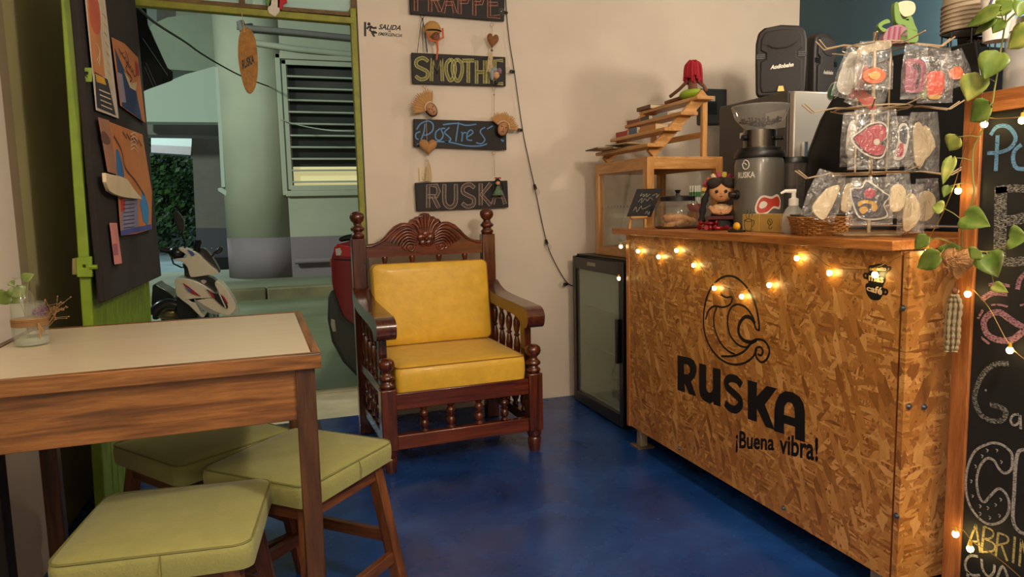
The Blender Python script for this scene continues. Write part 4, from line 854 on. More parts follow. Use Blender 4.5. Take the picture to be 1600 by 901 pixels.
# ================================================================ fairy lights on the counter
def bulbs(name, label, wire, pts, plane, loc, tips):
    o = thing(name, label, 'string lights', loc); EM = mat('warm_bulb', '#ffe9a8', .4, emit='#ffdb8a', es=30)
    G().tube(smoothpts([plane.p(p, .008) for p in wire], 5), .0011, 5).out('wire', mat('copper_wire', '#8c6a33', .5, metal=.4), o, w=True)
    for (px, r) in pts:
        p = plane.p(px, .016); d = Vector(tips).normalized()
        G().ball(p, (r, r, r * 1.1), 12).out('bulb', EM, o, w=True)
        G().tube([p + Vector((0, 0, r * .9)), p + Vector((0, 0, r * 2.3))], [r * .55, r * .4], 8).out('socket', mat('amber_cap', '#c79a2e', .4), o, w=True)
    return o
CB = [(970, 385), (997, 392), (1029, 401), (1057, 391), (1084, 414), (1116, 450), (1159, 463), (1202, 445), (1245, 403), (1296, 426), (1367, 429)]
bulbs('fairy_lights', 'warm white fairy lights strung across the front of the counter', [(966, 378), (985, 376), (1010, 384), (1035, 390), (1057, 380), (1084, 403), (1116, 440), (1159, 453), (1202, 435), (1225, 412), (1245, 393), (1270, 396), (1296, 416), (1330, 420), (1367, 418), (1410, 398), (1432, 388)], [(p, .0085) for p in CB[:2] + CB[2:]] + [((967, 435), .0085)], qc, tuple(qc.p((1116, 450))), (0, 0, 1))
# ================================================================ things on the worktop
def wpt(px, x): p = on(0, x, px); return p
# little easel board
EY = 3.10
o = thing('easel_sign', 'small tilted chalkboard on a wooden easel beside the cookie jar', 'sign', (1.76, EY, ZW))
qe = Pic(1, EY, 980, 230, 6.435)
g = G(); P_ = qe.P([(105, 420), (355, 412), (240, 700), (0, 695)]); g.prism(P_, (0, .008, 0)); g.out('board', SB, o, w=True, bevel=.001)
g = G(); qe2 = Pic(1, EY - .0005, 980, 230, 6.435)
for pts in ([(150, 460), (130, 490), (170, 470), (160, 500), (200, 465), (190, 500), (230, 470)], [(110, 550), (150, 510), (140, 560), (180, 515), (200, 540), (230, 505), (260, 530)], [(250, 490), (300, 465), (290, 510), (320, 470)], [(60, 640), (90, 600), (95, 650), (140, 590), (150, 620), (200, 600), (230, 580)], [(180, 670), (200, 640), (205, 675), (225, 645), (215, 680)]): qe2.line(g, pts, .0013)
g.out('handwriting', mat('chalk_plain', '#b3aca0', .9), o, w=True)
g = G(); g.bar(qe.p((190, 700)), on(2, ZW, (1012, 355.5)) * 0 + Vector((qe.p((165, 700)).x, EY - .02, ZW)), .010, .010); z0 = ZW
for sx in (-.045, .045): pass
g.out('front_leg', PINE[2], o, w=True)
xm = qe.p((110, 700)).x; zb = qe.p((110, 705)).z
G().box((xm - .045, EY - .014, zb - .004), (xm + .045, EY + .012, zb + .006)).out('ledge', PINE[0], o, w=True, bevel=.001)
for sx in (-1, 1): G().bar((xm + sx * .015, EY + .012, zb + .10), (xm + sx * .048, EY + .004, ZW), .009, .009).out('leg', PINE[2], o, w=True)
G().bar((xm, EY + .014, zb + .09), (xm, EY + .10, ZW), .009, .009).out('leg', PINE[2], o, w=True)
# cookie jar
jc = Vector((1.80, 2.93, ZW))
o = thing('cookie_jar', 'squat glass cookie jar with a black lid and knob, cookies inside', 'jar', tuple(jc))
G().lathe([(.0, .002), (.085, .002), (.100, .012), (.103, .05), (.100, .09), (.085, .112), (.072, .118)], 36).out('glass', film('jar_clear', (.96, .97, .95), .04, .03), o)
ld = G().lathe([(.0, .136), (.072, .136), (.079, .132), (.079, .114), (.072, .112), (.0, .112)], 36).out('lid', BLK, o)
G().lathe([(.012, .134), (.008, .146), (.015, .160), (.0, .161)], 16).out('knob', BLK, ld)
G().lathe([(.0, -.0005), (.090, -.0005), (.104, .006), (.105, .009), (.09, .005), (.0, .003)], 36).out('tray', mat('jar_tray', '#5a4630', .5), o)
COOK = mat('cookie', '#d4a468', .85, bump=1.0, bscale=90, c2='#a8723c', scale=40)
random.seed(4)
ck = thing('cookie', 'round golden oat cookie lying in the glass cookie jar', 'cookie', (0, 0, 0), group='cookies in the glass jar')
G().ball((0, 0, 0), (.037, .037, .018), 16).out('biscuit', COOK, ck)
for i in range(13):
    c = ck if i == 0 else copy_tree(ck); a = i * 2.399; r = .058 * math.sqrt((i % 7 + .3) / 7)
    c.location = jc + Vector((r * math.cos(a), r * math.sin(a), .020 + .024 * (i // 7) + .006 * (i % 2))); c.rotation_euler = (random.uniform(-.5, .5), random.uniform(-.5, .5), random.uniform(0, 3))
bpy.data.objects['cookie_jar'].scale = (1.03, 1.03, 1.12)
# straws in a red bowl behind the jar
sc_ = Vector((1.945, 3.01, ZW)); o = thing('straw_holder', 'red bowl on a wooden stand holding green and white wrapped straws', 'straw holder', tuple(sc_))
G().lathe([(.0, .0), (.035, .0), (.036, .075), (.0, .075)], 20).out('stand', PWD[2], o)
G().lathe([(.018, .075), (.026, .078), (.036, .10), (.038, .112), (.034, .112), (.030, .095), (.0, .085)], 24).out('bowl', mat('red_plastic', '#a32a22', .35), o)
st0 = None
for i in range(16):
    a = i * 2.4; r = .027 * math.sqrt(i / 16); g = G(); g.tube([(r*math.cos(a), r*math.sin(a), .09), (r*1.05*math.cos(a), r*1.05*math.sin(a), .20)], .0036, 6); s = g.out('straw', mat('straw_white', '#cfd3c4', .5), o)
    G().tube([(r*1.02*math.cos(a), r*1.02*math.sin(a), .145), (r*1.03*math.cos(a), r*1.03*math.sin(a), .17)], .0039, 6).out('green_band', mat('straw_green', '#3d7a45', .5), s)
# folk doll
dl = Vector((1.81, 2.60, ZW)); o = thing('folk_doll', 'cloth folk doll with black braids and a striped ribbon crown on the counter', 'doll', tuple(dl), R(-35))
SK = mat('doll_cloth_skin', '#c08c5c', .8, bump=.2, bscale=120); BH = mat('black_yarn', '#161315', .9, bump=.6, bscale=200)
G().ball((0, 0, .155), (.047, .040, .047), 24).out('head', SK, o)
g = G(); g.ball((0, .010, .165), (.053, .042, .049), 20); g.ball((-.026, -.018, .186), (.030, .028, .024), 12); g.ball((.026, -.018, .186), (.030, .028, .024), 12); g.out('hair', mat('dark_brown_hair', '#2c211b', .85, bump=.5, bscale=150), o)
g = G(); g.ball((-.017, -.040, .153), .0065, 10); g.ball((.017, -.040, .153), .0065, 10); g.out('eyes', BLK, o)
g = G(); g.ball((0, -.041, .145), .003, 6); g.out('nose', SK, o); g = G(); g.tube([(-.005, -.040, .135), (0, -.041, .133), (.005, -.040, .135)], .0014, 5); g.out('mouth', mat('red_lips', ''), o)
g = G(); g.ball((-.048, 0, .150), (.008, .006, .012), 8); g.ball((.048, 0, .150), (.008, .006, .012), 8); g.out('ears', SK, o)
rib = ['#b9882a', '#a02d3c', '#c9b38a', '#c4702a', '#8e2544', '#b8a33a', '#a63b52', '#d1b98c', '#b5502c', '#9a2a40', '#c9a04a', '#7d8a54']
for i in range(12):
    a = R(-15 + i * 210 / 11); d = Vector((math.cos(a), 0, math.sin(a))); p = Vector((0, .004, .158)) + d * .052
    G().tube([p, p + d * .010, p + d * .022], [.008, .0105, .007], 8).out('ribbon', mat('ribbon_' + rib[i][1:], rib[i], .7), o)
g = G(); g.lathe([(.0, .0), (.052, .0), (.055, .010), (.044, .05), (.022, .095), (.014, .11), (.0, .112)], 20); g.out('shawl', BLKM, o)
for s_ in (-1, 1):
    g = G(); pts = [(s_ * .042, .006, .165), (s_ * .062, -.004, .12), (s_ * .070, -.010, .07), (s_ * .072, -.014, .03)]; g.tube(smoothpts(pts, 4), [.013 + .003 * math.sin(i * 1.9) for i in range(13)], 8); g.out('braid', BH, o)
g = G(); g.ball((0, -.022, .082), (.044, .026, .022), 16); g.out('blouse', mat('blouse', '#a2633f', .8, c2='#cdb58a', scale=60), o)
g = G(); g.tube([(-.04, -.02, .09), (-.025, -.05, .072), (.0, -.056, .068)], .009, 8); g.tube([(.04, -.02, .09), (.025, -.05, .072), (.0, -.056, .068)], .009, 8); g.out('arms', SK, o)
g = G(); g.box((-.055, -.055, .040), (.055, -.01, .056)); g.box((-.055, -.055, 0), (.055, .0, .012)); g.out('skirt_tray', mat('dark_red_cloth', '#4e1d1a', .8), o, bevel=.004)
g = G(); g.tube([(.062, -.03, .075), (.078, -.035, .085), (.07, -.035, .065), (.062, -.03, .075), (.085, -.03, .06)], .003, 5); g.out('purple_bow', mat('purple_ribbon', '#54407c', .6), o)
bpy.data.objects['folk_doll'].scale = (1.1, 1.1, 1.06)
# red sweets
sw = thing('wrapped_sweet', 'red foil wrapped sweet lying before the folk doll', 'sweet', (0, 0, 0), group='red wrapped sweets on the counter')
RF = mat('red_foil', '#7c0f16', .3, metal=.3, bump=.8, bscale=60)
G().ball((0, 0, .010), (.024, .012, .009), 12).out('wrapper', RF, sw); g = G()
for s_ in (-1, 1): g.lathe([(.003, 0), (.012, .012), (.010, .018)], 8, o=(s_ * .022, 0, .012), m=Matrix.Rotation(s_ * R(90), 3, 'Y'))
g.out('twists', RF, sw)
for i, (x, y, rz) in enumerate(((1.73, 2.60, .3), (1.74, 2.55, 1.2), (1.73, 2.50, -.3), (1.71, 2.56, 1.0), (1.735, 2.58, 2.2))):
    s = sw if i == 0 else copy_tree(sw); s.location = (x, y, ZW + .001 + (.0 if i < 4 else .018)); s.rotation_euler = (0, 0, rz)
# yellow and black tape tool
o = thing('yellow_tool', 'little yellow and black tool on the counter left of the cup box', 'tool', (1.69, 2.325, ZW)); G().box((-.02, -.03, 0), (.02, .03, .008)).out('base', BLK, o, bevel=.002)
G().ball((0, .0, .022), (.012, .018, .016), 12).out('grip', mat('yellow_plastic', '#d39a18', .4), o)
# wooden box with cup drawing
o = thing('drawn_cup_box', 'pale wooden box with drawn coffee cup and bean, in front of the grinder', 'box', (1.745, 2.16, ZW))
BW = mat('birch', '#b99a52', .55, var=.08, scale=8, c2='#a98743')
G().box((0, .10, 0), (.075, .205, .068)).out('left_box', BW, o, bevel=.002); G().box((0, -.02, 0), (.075, .098, .068)).out('right_box', BW, o, bevel=.002)
qb = Pic(0, 1.745, 1130, 140, 3.918); g = G()
for pts in ([(130, 800), (134, 850), (155, 865), (172, 850), (176, 795)], [(130, 800), (150, 790), (176, 797), (155, 808), (130, 800)], [(176, 805), (190, 800), (188, 825), (174, 840)], [(122, 858), (150, 876), (182, 856)], [(145, 785), (140, 765), (152, 750), (147, 735)], [(160, 785), (158, 765), (170, 752), (168, 730)], [(175, 775), (180, 760), (188, 750)]): qb.line(g, pts, .0018)
for pts in ([(280, 790), (272, 810), (285, 830), (300, 815), (295, 795), (280, 790)], [(280, 800), (290, 812), (288, 828)], [(285, 830), (278, 845), (292, 852), (300, 838)]): qb.line(g, pts, .0018)
g.out('drawing', LOGO, o, w=True)
# grinder
gc = Vector((1.905, 2.475, ZW)); o = thing('coffee_grinder', 'grey coffee grinder with a clear bean hopper and a RUSKA mark', 'coffee grinder', tuple(gc), R(0))
GG = mat('grinder_grey', '#6a6860', .35, metal=.3, coat=.2)
G().lathe([(.0, 0), (.098, 0), (.100, .01), (.098, .24), (.092, .262), (.0, .262)], 40).out('body', GG, o)
G().lathe([(.0, .262), (.100, .262), (.102, .272), (.098, .285), (.0, .285)], 36).out('collar', BLK, o)
G().lathe([(.0, .285), (.088, .285), (.088, .297), (.07, .30), (.0, .30)], 32).out('top_plate', BLK, o)
G().lathe([(.065, .300), (.066, .362), (.0, .362)], 32).out('neck', mat('dark_chrome', '#77726a', .2, metal=1), o)
hp = G().lathe([(.060, .362), (.064, .372), (.098, .405), (.112, .440), (.114, .448), (.110, .449)], 40).out('hopper', film('hopper_plastic', (.93, .92, .88), .14, .08), o)
G().lathe([(.0, .452), (.113, .450), (.114, .446), (.0, .447)], 40).out('hopper_lid', MATS['hopper_plastic'], hp)
g = G(); random.seed(9)
for i in range(150):
    a = random.uniform(0, 6.28); r = .082 * math.sqrt(random.random()); g.ball((r * math.cos(a), r * math.sin(a), .372 + r * .25 + random.uniform(0, .014)), (.006, .0045, .004), 6)
tag(g.out('coffee_beans', mat('coffee_bean', '#2b1910', .5), o), kind='stuff')
G().tube([(.03, -.060, .33), (.05, -.085, .33)], .008, 10).out('knob', BLK, o); G().tube([(-.068, .0, .335), (-.085, .0, .335)], .011, 10).out('knob', BLK, o)
cam_d = (Vector((0, 0, 0)) - Vector((gc.x, gc.y, 0))).normalized(); ang = math.atan2(cam_d.y, cam_d.x)
def cyl_text(txt, r, zc, h, a0, a1, m, name, bold=.03):
    uv, fs = text_mesh(txt, bold); vs = [(r * math.cos(a0 + (a1 - a0) * u), r * math.sin(a0 + (a1 - a0) * u), zc - h/2 + h * v_) for u, v_ in uv]
    g = G(); g.add(vs, fs); return g.out(name, m, o)
SW_ = mat('white_print', '#d8d2c4', .5)
cyl_text('RUSKA', .0996, .200, .022, ang - .95, ang - .15, SW_, 'lettering')
def cyl_stroke(pts, r, wd, m, name, fill=False):
    P_ = [(r * math.cos(ang + u), r * math.sin(ang + u), z) for u, z in pts]; g = G()
    P_ = smoothpts(P_, 4, fill)
    if fill:
        uz = [(math.atan2(p[1], p[0]) - ang, p[2]) for p in P_]; uz = [((u + math.pi) % (2 * math.pi) - math.pi, z) for u, z in uz]; u0, u1 = min(u for u, z in uz), max(u for u, z in uz); vs = []; n = 26
        for i in range(n + 1):
            u = u0 + (u1 - u0) * (.01 + .98 * i / n); zs = []
            for j in range(len(uz)):
                (a0_, z0_), (a1_, z1_) = uz[j], uz[(j + 1) % len(uz)]
                if (a0_ - u) * (a1_ - u) <= 0 and a0_ != a1_: zs.append(z0_ + (z1_ - z0_) * (u - a0_) / (a1_ - a0_))
            for z in (min(zs), max(zs)): vs.append((r * math.cos(ang + u), r * math.sin(ang + u), z))
        g.add(vs, [(2*i, 2*i+1, 2*i+3, 2*i+2) for i in range(n)])
    else: g.tube(P_, wd, 5)
    return g.out(name, m, o)
cyl_stroke([(-.68, .240), (-.60, .252), (-.48, .250), (-.40, .238), (-.44, .225), (-.56, .220), (-.66, .226), (-.70, .240), (-.60, .242), (-.52, .236)], .0996, .002, SW_, 'wave_mark')
cyl_stroke([(-.15, .075), (.0, .115), (.2, .125), (.5, .12), (.8, .128), (1.0, .105), (.95, .075), (.6, .078), (.35, .060), (.05, .055)], .0998, 0, SW_, 'sticker_rim', True)
cyl_stroke([(-.08, .078), (.03, .108), (.2, .118), (.5, .112), (.78, .120), (.93, .103), (.88, .083), (.6, .085), (.35, .067), (.05, .062)], .1005, 0, mat('sticker_red', '#b53a2c', .5), 'sticker', True)
cyl_stroke([(.02, .085), (.08, .100), (.22, .104), (.34, .095), (.25, .082), (.1, .078)], .1012, 0, SW_, 'sticker_spot', True)
g = G(); g.tube([(.098*math.cos(ang-1.0), .098*math.sin(ang-1.0), .13), (.135*math.cos(ang-1.0), .135*math.sin(ang-1.0), .13)], .012, 14); g.out('spout', MATS['dark_chrome'], o); g = G(); g.tube([(.098*math.cos(ang-1.0), .098*math.sin(ang-1.0), .13), (.112*math.cos(ang-1.0), .112*math.sin(ang-1.0), .13)], .018, 14); g.out('spout_ring', BLK, o)
o.scale = (1, 1, 1.12)
# smoked canister behind
o = thing('smoked_canister', 'tall smoked canister of coffee beside the grinder', 'canister', (2.035, 2.43, ZW))
G().lathe([(.0, 0), (.056, 0), (.056, .02), (.0, .02)], 24).out('base', BLK, o); G().lathe([(.05, .02), (.055, .27)], 24).out('glass', film('smoked', (.32, .22, .17), .06, .05), o)
G().lathe([(.0, .02), (.047, .02), (.050, .18), (.0, .185)], 24).out('coffee', mat('ground_coffee', '#3c2012', .9, bump=1, bscale=90), o); G().lathe([(.0, .295), (.055, .293), (.058, .285), (.058, .27), (.0, .27)], 24).out('lid', BLK, o)
# soap pump
o = thing('pump_bottle', 'clear pump bottle with a white pump head between box and basket', 'bottle', (1.745, 2.075, ZW))
G().lathe([(.0, 0), (.036, 0), (.042, .01), (.040, .055), (.028, .085), (.014, .10)], 24).out('bottle', film('pump_clear', (.9, .9, .86), .3, .06), o)
G().lathe([(.017, .098), (.017, .122), (.008, .126), (.007, .145)], 16).out('collar', WHITE, o); g = G(); g.tube([(.01, .0, .148), (-.02, .02, .150), (-.032, .028, .142)], [.008, .006, .004], 8); g.out('nozzle', WHITE, o)
# wicker basket with dark tray
bc = Vector((1.755, 1.965, ZW)); o = thing('wicker_basket', 'low woven wicker basket with a dark tray on top, mid counter', 'basket', tuple(bc), R(60)); WK = mat('wicker', '#a87338', .75, var=.3, scale=120, bump=.5, bscale=200); 
out_ = rr2(.29, .17, .06, 5)
for k_ in range(9):
    f = 1 - .16 * (1 - k_ / 8); pts = []
    for i, (x, y) in enumerate(smoothpts([(a, b_, 0) for a, b_ in out_], 2, True) if False else [(a, b_) for a, b_ in out_]):
        wv = .003 * (1 if (i + k_) % 2 else -1); r_ = 1 + wv / .1; pts.append((x * f * r_, y * f * r_, .006 + k_ * .0066))
    G().tube(smoothpts(pts, 2, True), .0036, 6, True).out('strand', WK, o)
g = G()
for i, (x, y) in enumerate(out_): g.tube([(x * .84, y * .84, .0), (x, y, .06)], .0028, 5)
g.out('stakes', WK, o); G().prism([(x * .84, y * .84, .0005) for x, y in out_], (0, 0, .004)).out('base', WK, o)
G().box((-.10, -.07, .062), (.12, .08, .068)).out('tray', mat('dark_tray', '#2f221a', .5), o, bevel=.002)
# ================================================================ refrigerator and speakers
RG = mat('fridge_side', '#4c4843', .5, var=.06)
o = thing('refrigerator', 'tall grey refrigerator with a stainless front behind the counter', 'refrigerator', (2.5, 3.0, 0))
G().box((0, .03, .05), (.66, .62, 1.762)).out('cabinet', RG, o, bevel=.006); G().box((.005, -.01, .06), (.655, .028, 1.755)).out('door', STEEL, o, bevel=.008)
G().box((-.002, .045, 1.58), (.0, .20, 1.67)).out('paper_label', mat('label_grey', '#8e8b82', .6), o)
G().box((-.002, .35, 1.56), (.0, .42, 1.59)).out('barcode_label', mat('label_white', '#c9c5bb', .6), o)
G().bar((.06, -.03, .9), (.06, -.03, 1.5), .02, .02).out('handle', CHR, o)
g = G(); [g.box((x, y, 0), (x + .05, y + .05, .05)) for x in (.03, .58) for y in (.06, .54)]; g.out('feet', BLK, o)
SP = mat('speaker_grey', '#231f1f', .55, bump=.3, bscale=220)
def make_speaker(loc, rz, label):
    s = thing('loudspeaker', label, 'loudspeaker', loc, rz, 'loudspeakers on the refrigerator'); w2, h2 = .145, .365
    sil = [(-.125, 0), (-.14, .02), (-.145, .18), (-.145, .28), (-.132, .335), (-.10, .357), (0, .368), (.10, .357), (.132, .335), (.145, .28), (.145, .18), (.14, .02), (.125, 0)]
    G().prism([(x, -.0, z) for x, z in sil], (0, .05, 0)).out('front_shell', SP, s, bevel=.012, seg=3)
    P_ = [(x * .96, .05, z * .985 + .002) for x, z in sil]; B_ = [(x * .66, .24, .03 + z * .84) for x, z in sil]; n = len(sil)
    G().add(P_ + B_, [tuple(range(n))[::-1], tuple(range(n, 2 * n))] + [(i, (i+1) % n, n + (i+1) % n, n + i) for i in range(n)]).out('back_shell', SP, s, bevel=.010)
    gsil = [(-.108, .022), (-.118, .05), (-.118, .18), (-.085, .195), (-.085, .225), (-.118, .24), (-.115, .30), (-.09, .335), (0, .343), (.09, .335), (.115, .30), (.118, .24), (.085, .225), (.085, .195), (.118, .18), (.118, .05), (.108, .022)]
    G().prism([(x, -.012, z) for x, z in gsil], (0, .014, 0)).out('grille', mat('speaker_grille', '#2c2827', .5, bump=.8, bscale=400), s, bevel=.005)
    G().tube(smoothpts([(-.08, -.013, .268), (-.045, -.014, .25), (0, -.014, .246), (.045, -.014, .25), (.08, -.013, .268)], 4), .003, 6).out('brow_line', SP, s)
    g = G()
    for sx in (-1, 1):
        for k_ in range(3): g.box((sx * .095, -.006, .198 + k_ * .009), (sx * .142, .0, .203 + k_ * .009))
    g.out('side_vents', BLK, s)
    g = G(); text_quad(g, 'Audiobahn', [(-.062, -.0125, .138), (.070, -.0125, .146), (.070, -.0125, .168), (-.062, -.0125, .160)], (0, -1, 0), .03, .002, .25); g.out('badge_lettering', mat('badge_silver', '#cfc8ba', .4, metal=.3), s)
    G().prism([(-.02, -.012, .022), (.02, -.012, .022), (.013, -.012, .05), (-.013, -.012, .05)], (0, -.004, 0)).out('logo_plate', mat('logo_gold', '#a98f4c', .4, metal=.5), s)
    return s
SPK = make_speaker((2.59, 3.20, 1.7635), R(-33), 'black loudspeaker facing the room, left of the pair on the refrigerator')
SPK.scale = (.88, .88, 1)
s = copy_tree(SPK); s.location = (2.975, 3.30, 1.7635); s.rotation_euler = (0, 0, R(22)); s['label'] = 'black loudspeaker turned away, right of the pair on the refrigerator'
# ================================================================ espresso machine
MX = 2.12
o = thing('espresso_machine', 'large black espresso machine with a curved side panel on the counter', 'coffee machine', (MX, 2.0, ZW)); q = Pic(0, MX)
EB = mat('machine_black', '#17181a', .38, coat=.2, bump=.05, bscale=20)
arc = [q.p(p) for p in ((1254, 345), (1253, 290), (1263, 240), (1283, 188), (1308, 145), (1345, 112), (1395, 88), (1440, 78), (1480, 74), (1524, 64), (1536, 140), (1520, 250), (1512, 352))]
for p in arc: p.z = max(p.z, ZW + .001)
g = G(); arc2 = [p.copy() for p in arc]; g.prism(arc2, (.02, 0, 0)); g.out('side_panel', EB, o, w=True, bevel=.004)
cc = sum((p for p in arc), Vector()) / len(arc)
g = G(); g.prism([cc + (p - cc) * .95 + Vector((.02, 0, 0)) for p in arc], (.34, 0, 0)); g.out('body', mat('machine_body', '#26272a', .4), o, w=True)
g = G(); g.prism([p + Vector((.36, 0, 0)) for p in arc], (.02, 0, 0)); g.out('side_panel', EB, o, w=True, bevel=.004)
g = G(); g.tube([p + Vector((-.001, 0, 0)) for p in arc[:9]], .004, 6); g.out('edge_trim', mat('trim_grey', '#3c3a38', .3), o, w=True)
g = G(); g.tube([q.p((1253, 341), .0), q.p((1258, 345), .05)], .008, 8); g.out('knob', CHR, o, w=True)
def blob(pic, name, rim_m, fill_m, pts, parent, lift=.001, s=.86):
    g = G(); pic.poly(g, pts, .0008, lift=lift, sm=3); a = g.out(name + '_rim', rim_m, parent, w=True)
    cx = sum(p[0] for p in pts) / len(pts); cy = sum(p[1] for p in pts) / len(pts)
    g = G(); pic.poly(g, [(cx + (x - cx) * s, cy + (y - cy) * s) for x, y in pts], .0006, lift=lift + .001, sm=3); return g.out(name, fill_m, parent, w=True)
WR = mat('sticker_white', '#b5afa2', .5)
blob(q, 'green_sticker', WR, mat('sticker_green', '#3f7358', .5), [(1295, 139), (1300, 130), (1309, 128), (1311, 138), (1309, 150), (1297, 157), (1292, 150)], o)
# ================================================================ paper cups, chalk sign, clear box at the upper right
CUP = mat('kraft_cream', '#a39279', .6)
YC = 1.72
cd_ = thing('cup_stand', 'dark wire stand for stacked paper cups on top of the coffee machine', 'stand', (2.20, YC + .08, 1.655))
g = G()
for a in range(8): x, y = .075 * math.cos(a * .785), .075 * math.sin(a * .785); g.tube([(x, y, -.0), (x, y, .085)], .0028, 6)
for z in (.002, .085): g.tube([(.075 * math.cos(a * .393), .075 * math.sin(a * .393), z) for a in range(16)], .0028, 6, True)
g.out('wires', BLK, cd_)
cp0 = thing('paper_cup', 'cream paper cup nested upside down in the stack on the wire stand', 'cup', (0, 0, 0), group='nested paper cups on the coffee machine')
G().lathe([(.082, .0), (.084, .003), (.082, .006), (.080, .005), (.064, .15), (.0, .15)], 32).out('wall', CUP, cp0)
for i in range(6):
    c = cp0 if i == 0 else copy_tree(cp0); c.location = (2.20, YC + .08, 1.742 + .0135 * i)
c = copy_tree(cp0); c.location = (2.20, YC + .08, 1.825); c['label'] = 'topmost cream paper cup of the stack on the wire stand'
o = thing('printed_cup', 'white paper cup with a purple wave print behind the pothos leaves', 'cup', (2.07, 1.60, 1.662))
G().lathe([(.0, 0), (.036, 0), (.050, .17), (.052, .172), (.050, .174), (.0, .173)], 28).out('wall', WHITE, o)
g = G(); a0 = math.atan2(-1.60, -2.07)
g.tube(smoothpts([(.0455 * math.cos(a0 + u), .0455 * math.sin(a0 + u), z) for u, z in ((-.5, .10), (-.2, .13), (.3, .13), (.5, .105), (.3, .08), (-.1, .085), (.0, .11), (.25, .11))], 4), .004, 6); g.out('wave_print', mat('purple_print', '#564a78', .5), o)
o = thing('frappe_sign', 'small dark chalk sign reading frappe beneath the paper cups', 'sign', (2.26, 1.66, 1.68))
qq = Pic(0, 2.26, 1440, 0, 5.63); g = G(); g.prism(qq.P([(312, 330), (560, 318), (560, 450), (318, 470)]), (.01, 0, 0)); g.out('board', SB, o, w=True)
g = G(); text_quad(g, 'frappé', qq.P([(385, 420), (552, 400), (552, 322), (385, 335)]), NRM[0], .0, .001); text_quad(g, '# 20', qq.P([(385, 465), (545, 445), (545, 410), (385, 430)]), NRM[0], 0, .001); g.out('lettering', WR, o, w=True)
# clear jar of goods standing behind the board rail
o = thing('clear_canister', 'large clear canister with a metal lid behind the pothos, upper right', 'canister', (2.14, 1.52, 1.40))
G().lathe([(.0, 0), (.085, 0), (.088, .01), (.088, .26), (.08, .28)], 32).out('glass', film('canister_clear', (.9, .88, .84), .35, .08), o)
G().lathe([(.0, .315), (.082, .313), (.085, .28), (.0, .28)], 32).out('lid', CHR, o); G().lathe([(.0, .01), (.07, .01), (.07, .17), (.0, .18)], 20).out('contents', mat('dark_goods', '#5d4536', .8, var=.4, scale=40), o)
o = thing('upper_shelf', 'wooden shelf board behind the top of the menu chalkboard', 'shelf', (1.98, 1.36, 1.385)); G().box((.07, -.45, -.02), (.25, .26, .0145)).out('board', PWD[1], o, bevel=.002)
for y in (-.40, .09): G().box((.10, y, -1.385), (.14, y + .04, -.02)).out('leg', PWD[2], o)
# ================================================================ wire rack with bags
RX, RY = 1.80, 1.79
rk = thing('wire_rack', 'cream three-tier wire rack hung with clear bags on the counter', 'rack', (RX, RY, ZW)); WI = mat('cream_wire', '#b59e7c', .4, metal=.2)
uv_ = Vector((.9435, -.3112, 0)).normalized()   # horizontal direction across the view
dv = Vector((.3112, .9435, 0))
g = G(); g.tube([(0, 0, .008), (0, 0, .63)], .006, 10); g.out('pole', WI, rk)
g = G()
for s_ in (-.05, .05): g.tube([Vector((0, 0, 0)) + uv_ * s_ + Vector((0, 0, .19)), uv_ * s_ + Vector((0, 0, .58))], .003, 6)
g.out('uprights', WI, rk)
G().prism([(.0, -.13, 0), (.09, -.06, 0), (.12, .02, 0), (.02, .13, 0), (-.09, .06, 0), (-.12, -.02, 0)], (0, 0, .008)).out('base', WI, rk, bevel=.002)
for z, r in ((.195, .24), (.395, .225), (.583, .19)):
    g = G()
    for s_ in (-1, 1):
        for o_ in (-.006, .006):
            g.tube([Vector((0, 0, z)) + dv * o_, uv_ * s_ * r * .6 + Vector((0, 0, z + .002)) + dv * (o_ - .03), uv_ * s_ * r * .93 + Vector((0, 0, z - .012)) + dv * (o_ * 1.5 - .05), uv_ * s_ * r * 1.08 + Vector((0, 0, z + .012)) + dv * (o_ * 2 - .06)], .0023, 6)
        g.tube([Vector((0, 0, z)), uv_ * s_ * .05 - dv * .10 + Vector((0, 0, z)), uv_ * s_ * .07 - dv * .15 + Vector((0, 0, z + .014))], .0023, 6)
        g.tube([Vector((0, 0, z)), uv_ * s_ * .05 + dv * .10 + Vector((0, 0, z)), uv_ * s_ * .07 + dv * .14 + Vector((0, 0, z + .012))], .0023, 6)
    g.tube([uv_ * r * .5 * math.cos(a) + dv * r * .5 * math.sin(a) + Vector((0, 0, z)) for a in [R(30 * i) for i in range(12)]], .0023, 6, True)
    g.out('tier', WI, rk)
FILM = film('plastic_bag', (.98, .975, .96), .035, .14, bump=.9, ior=1.515)
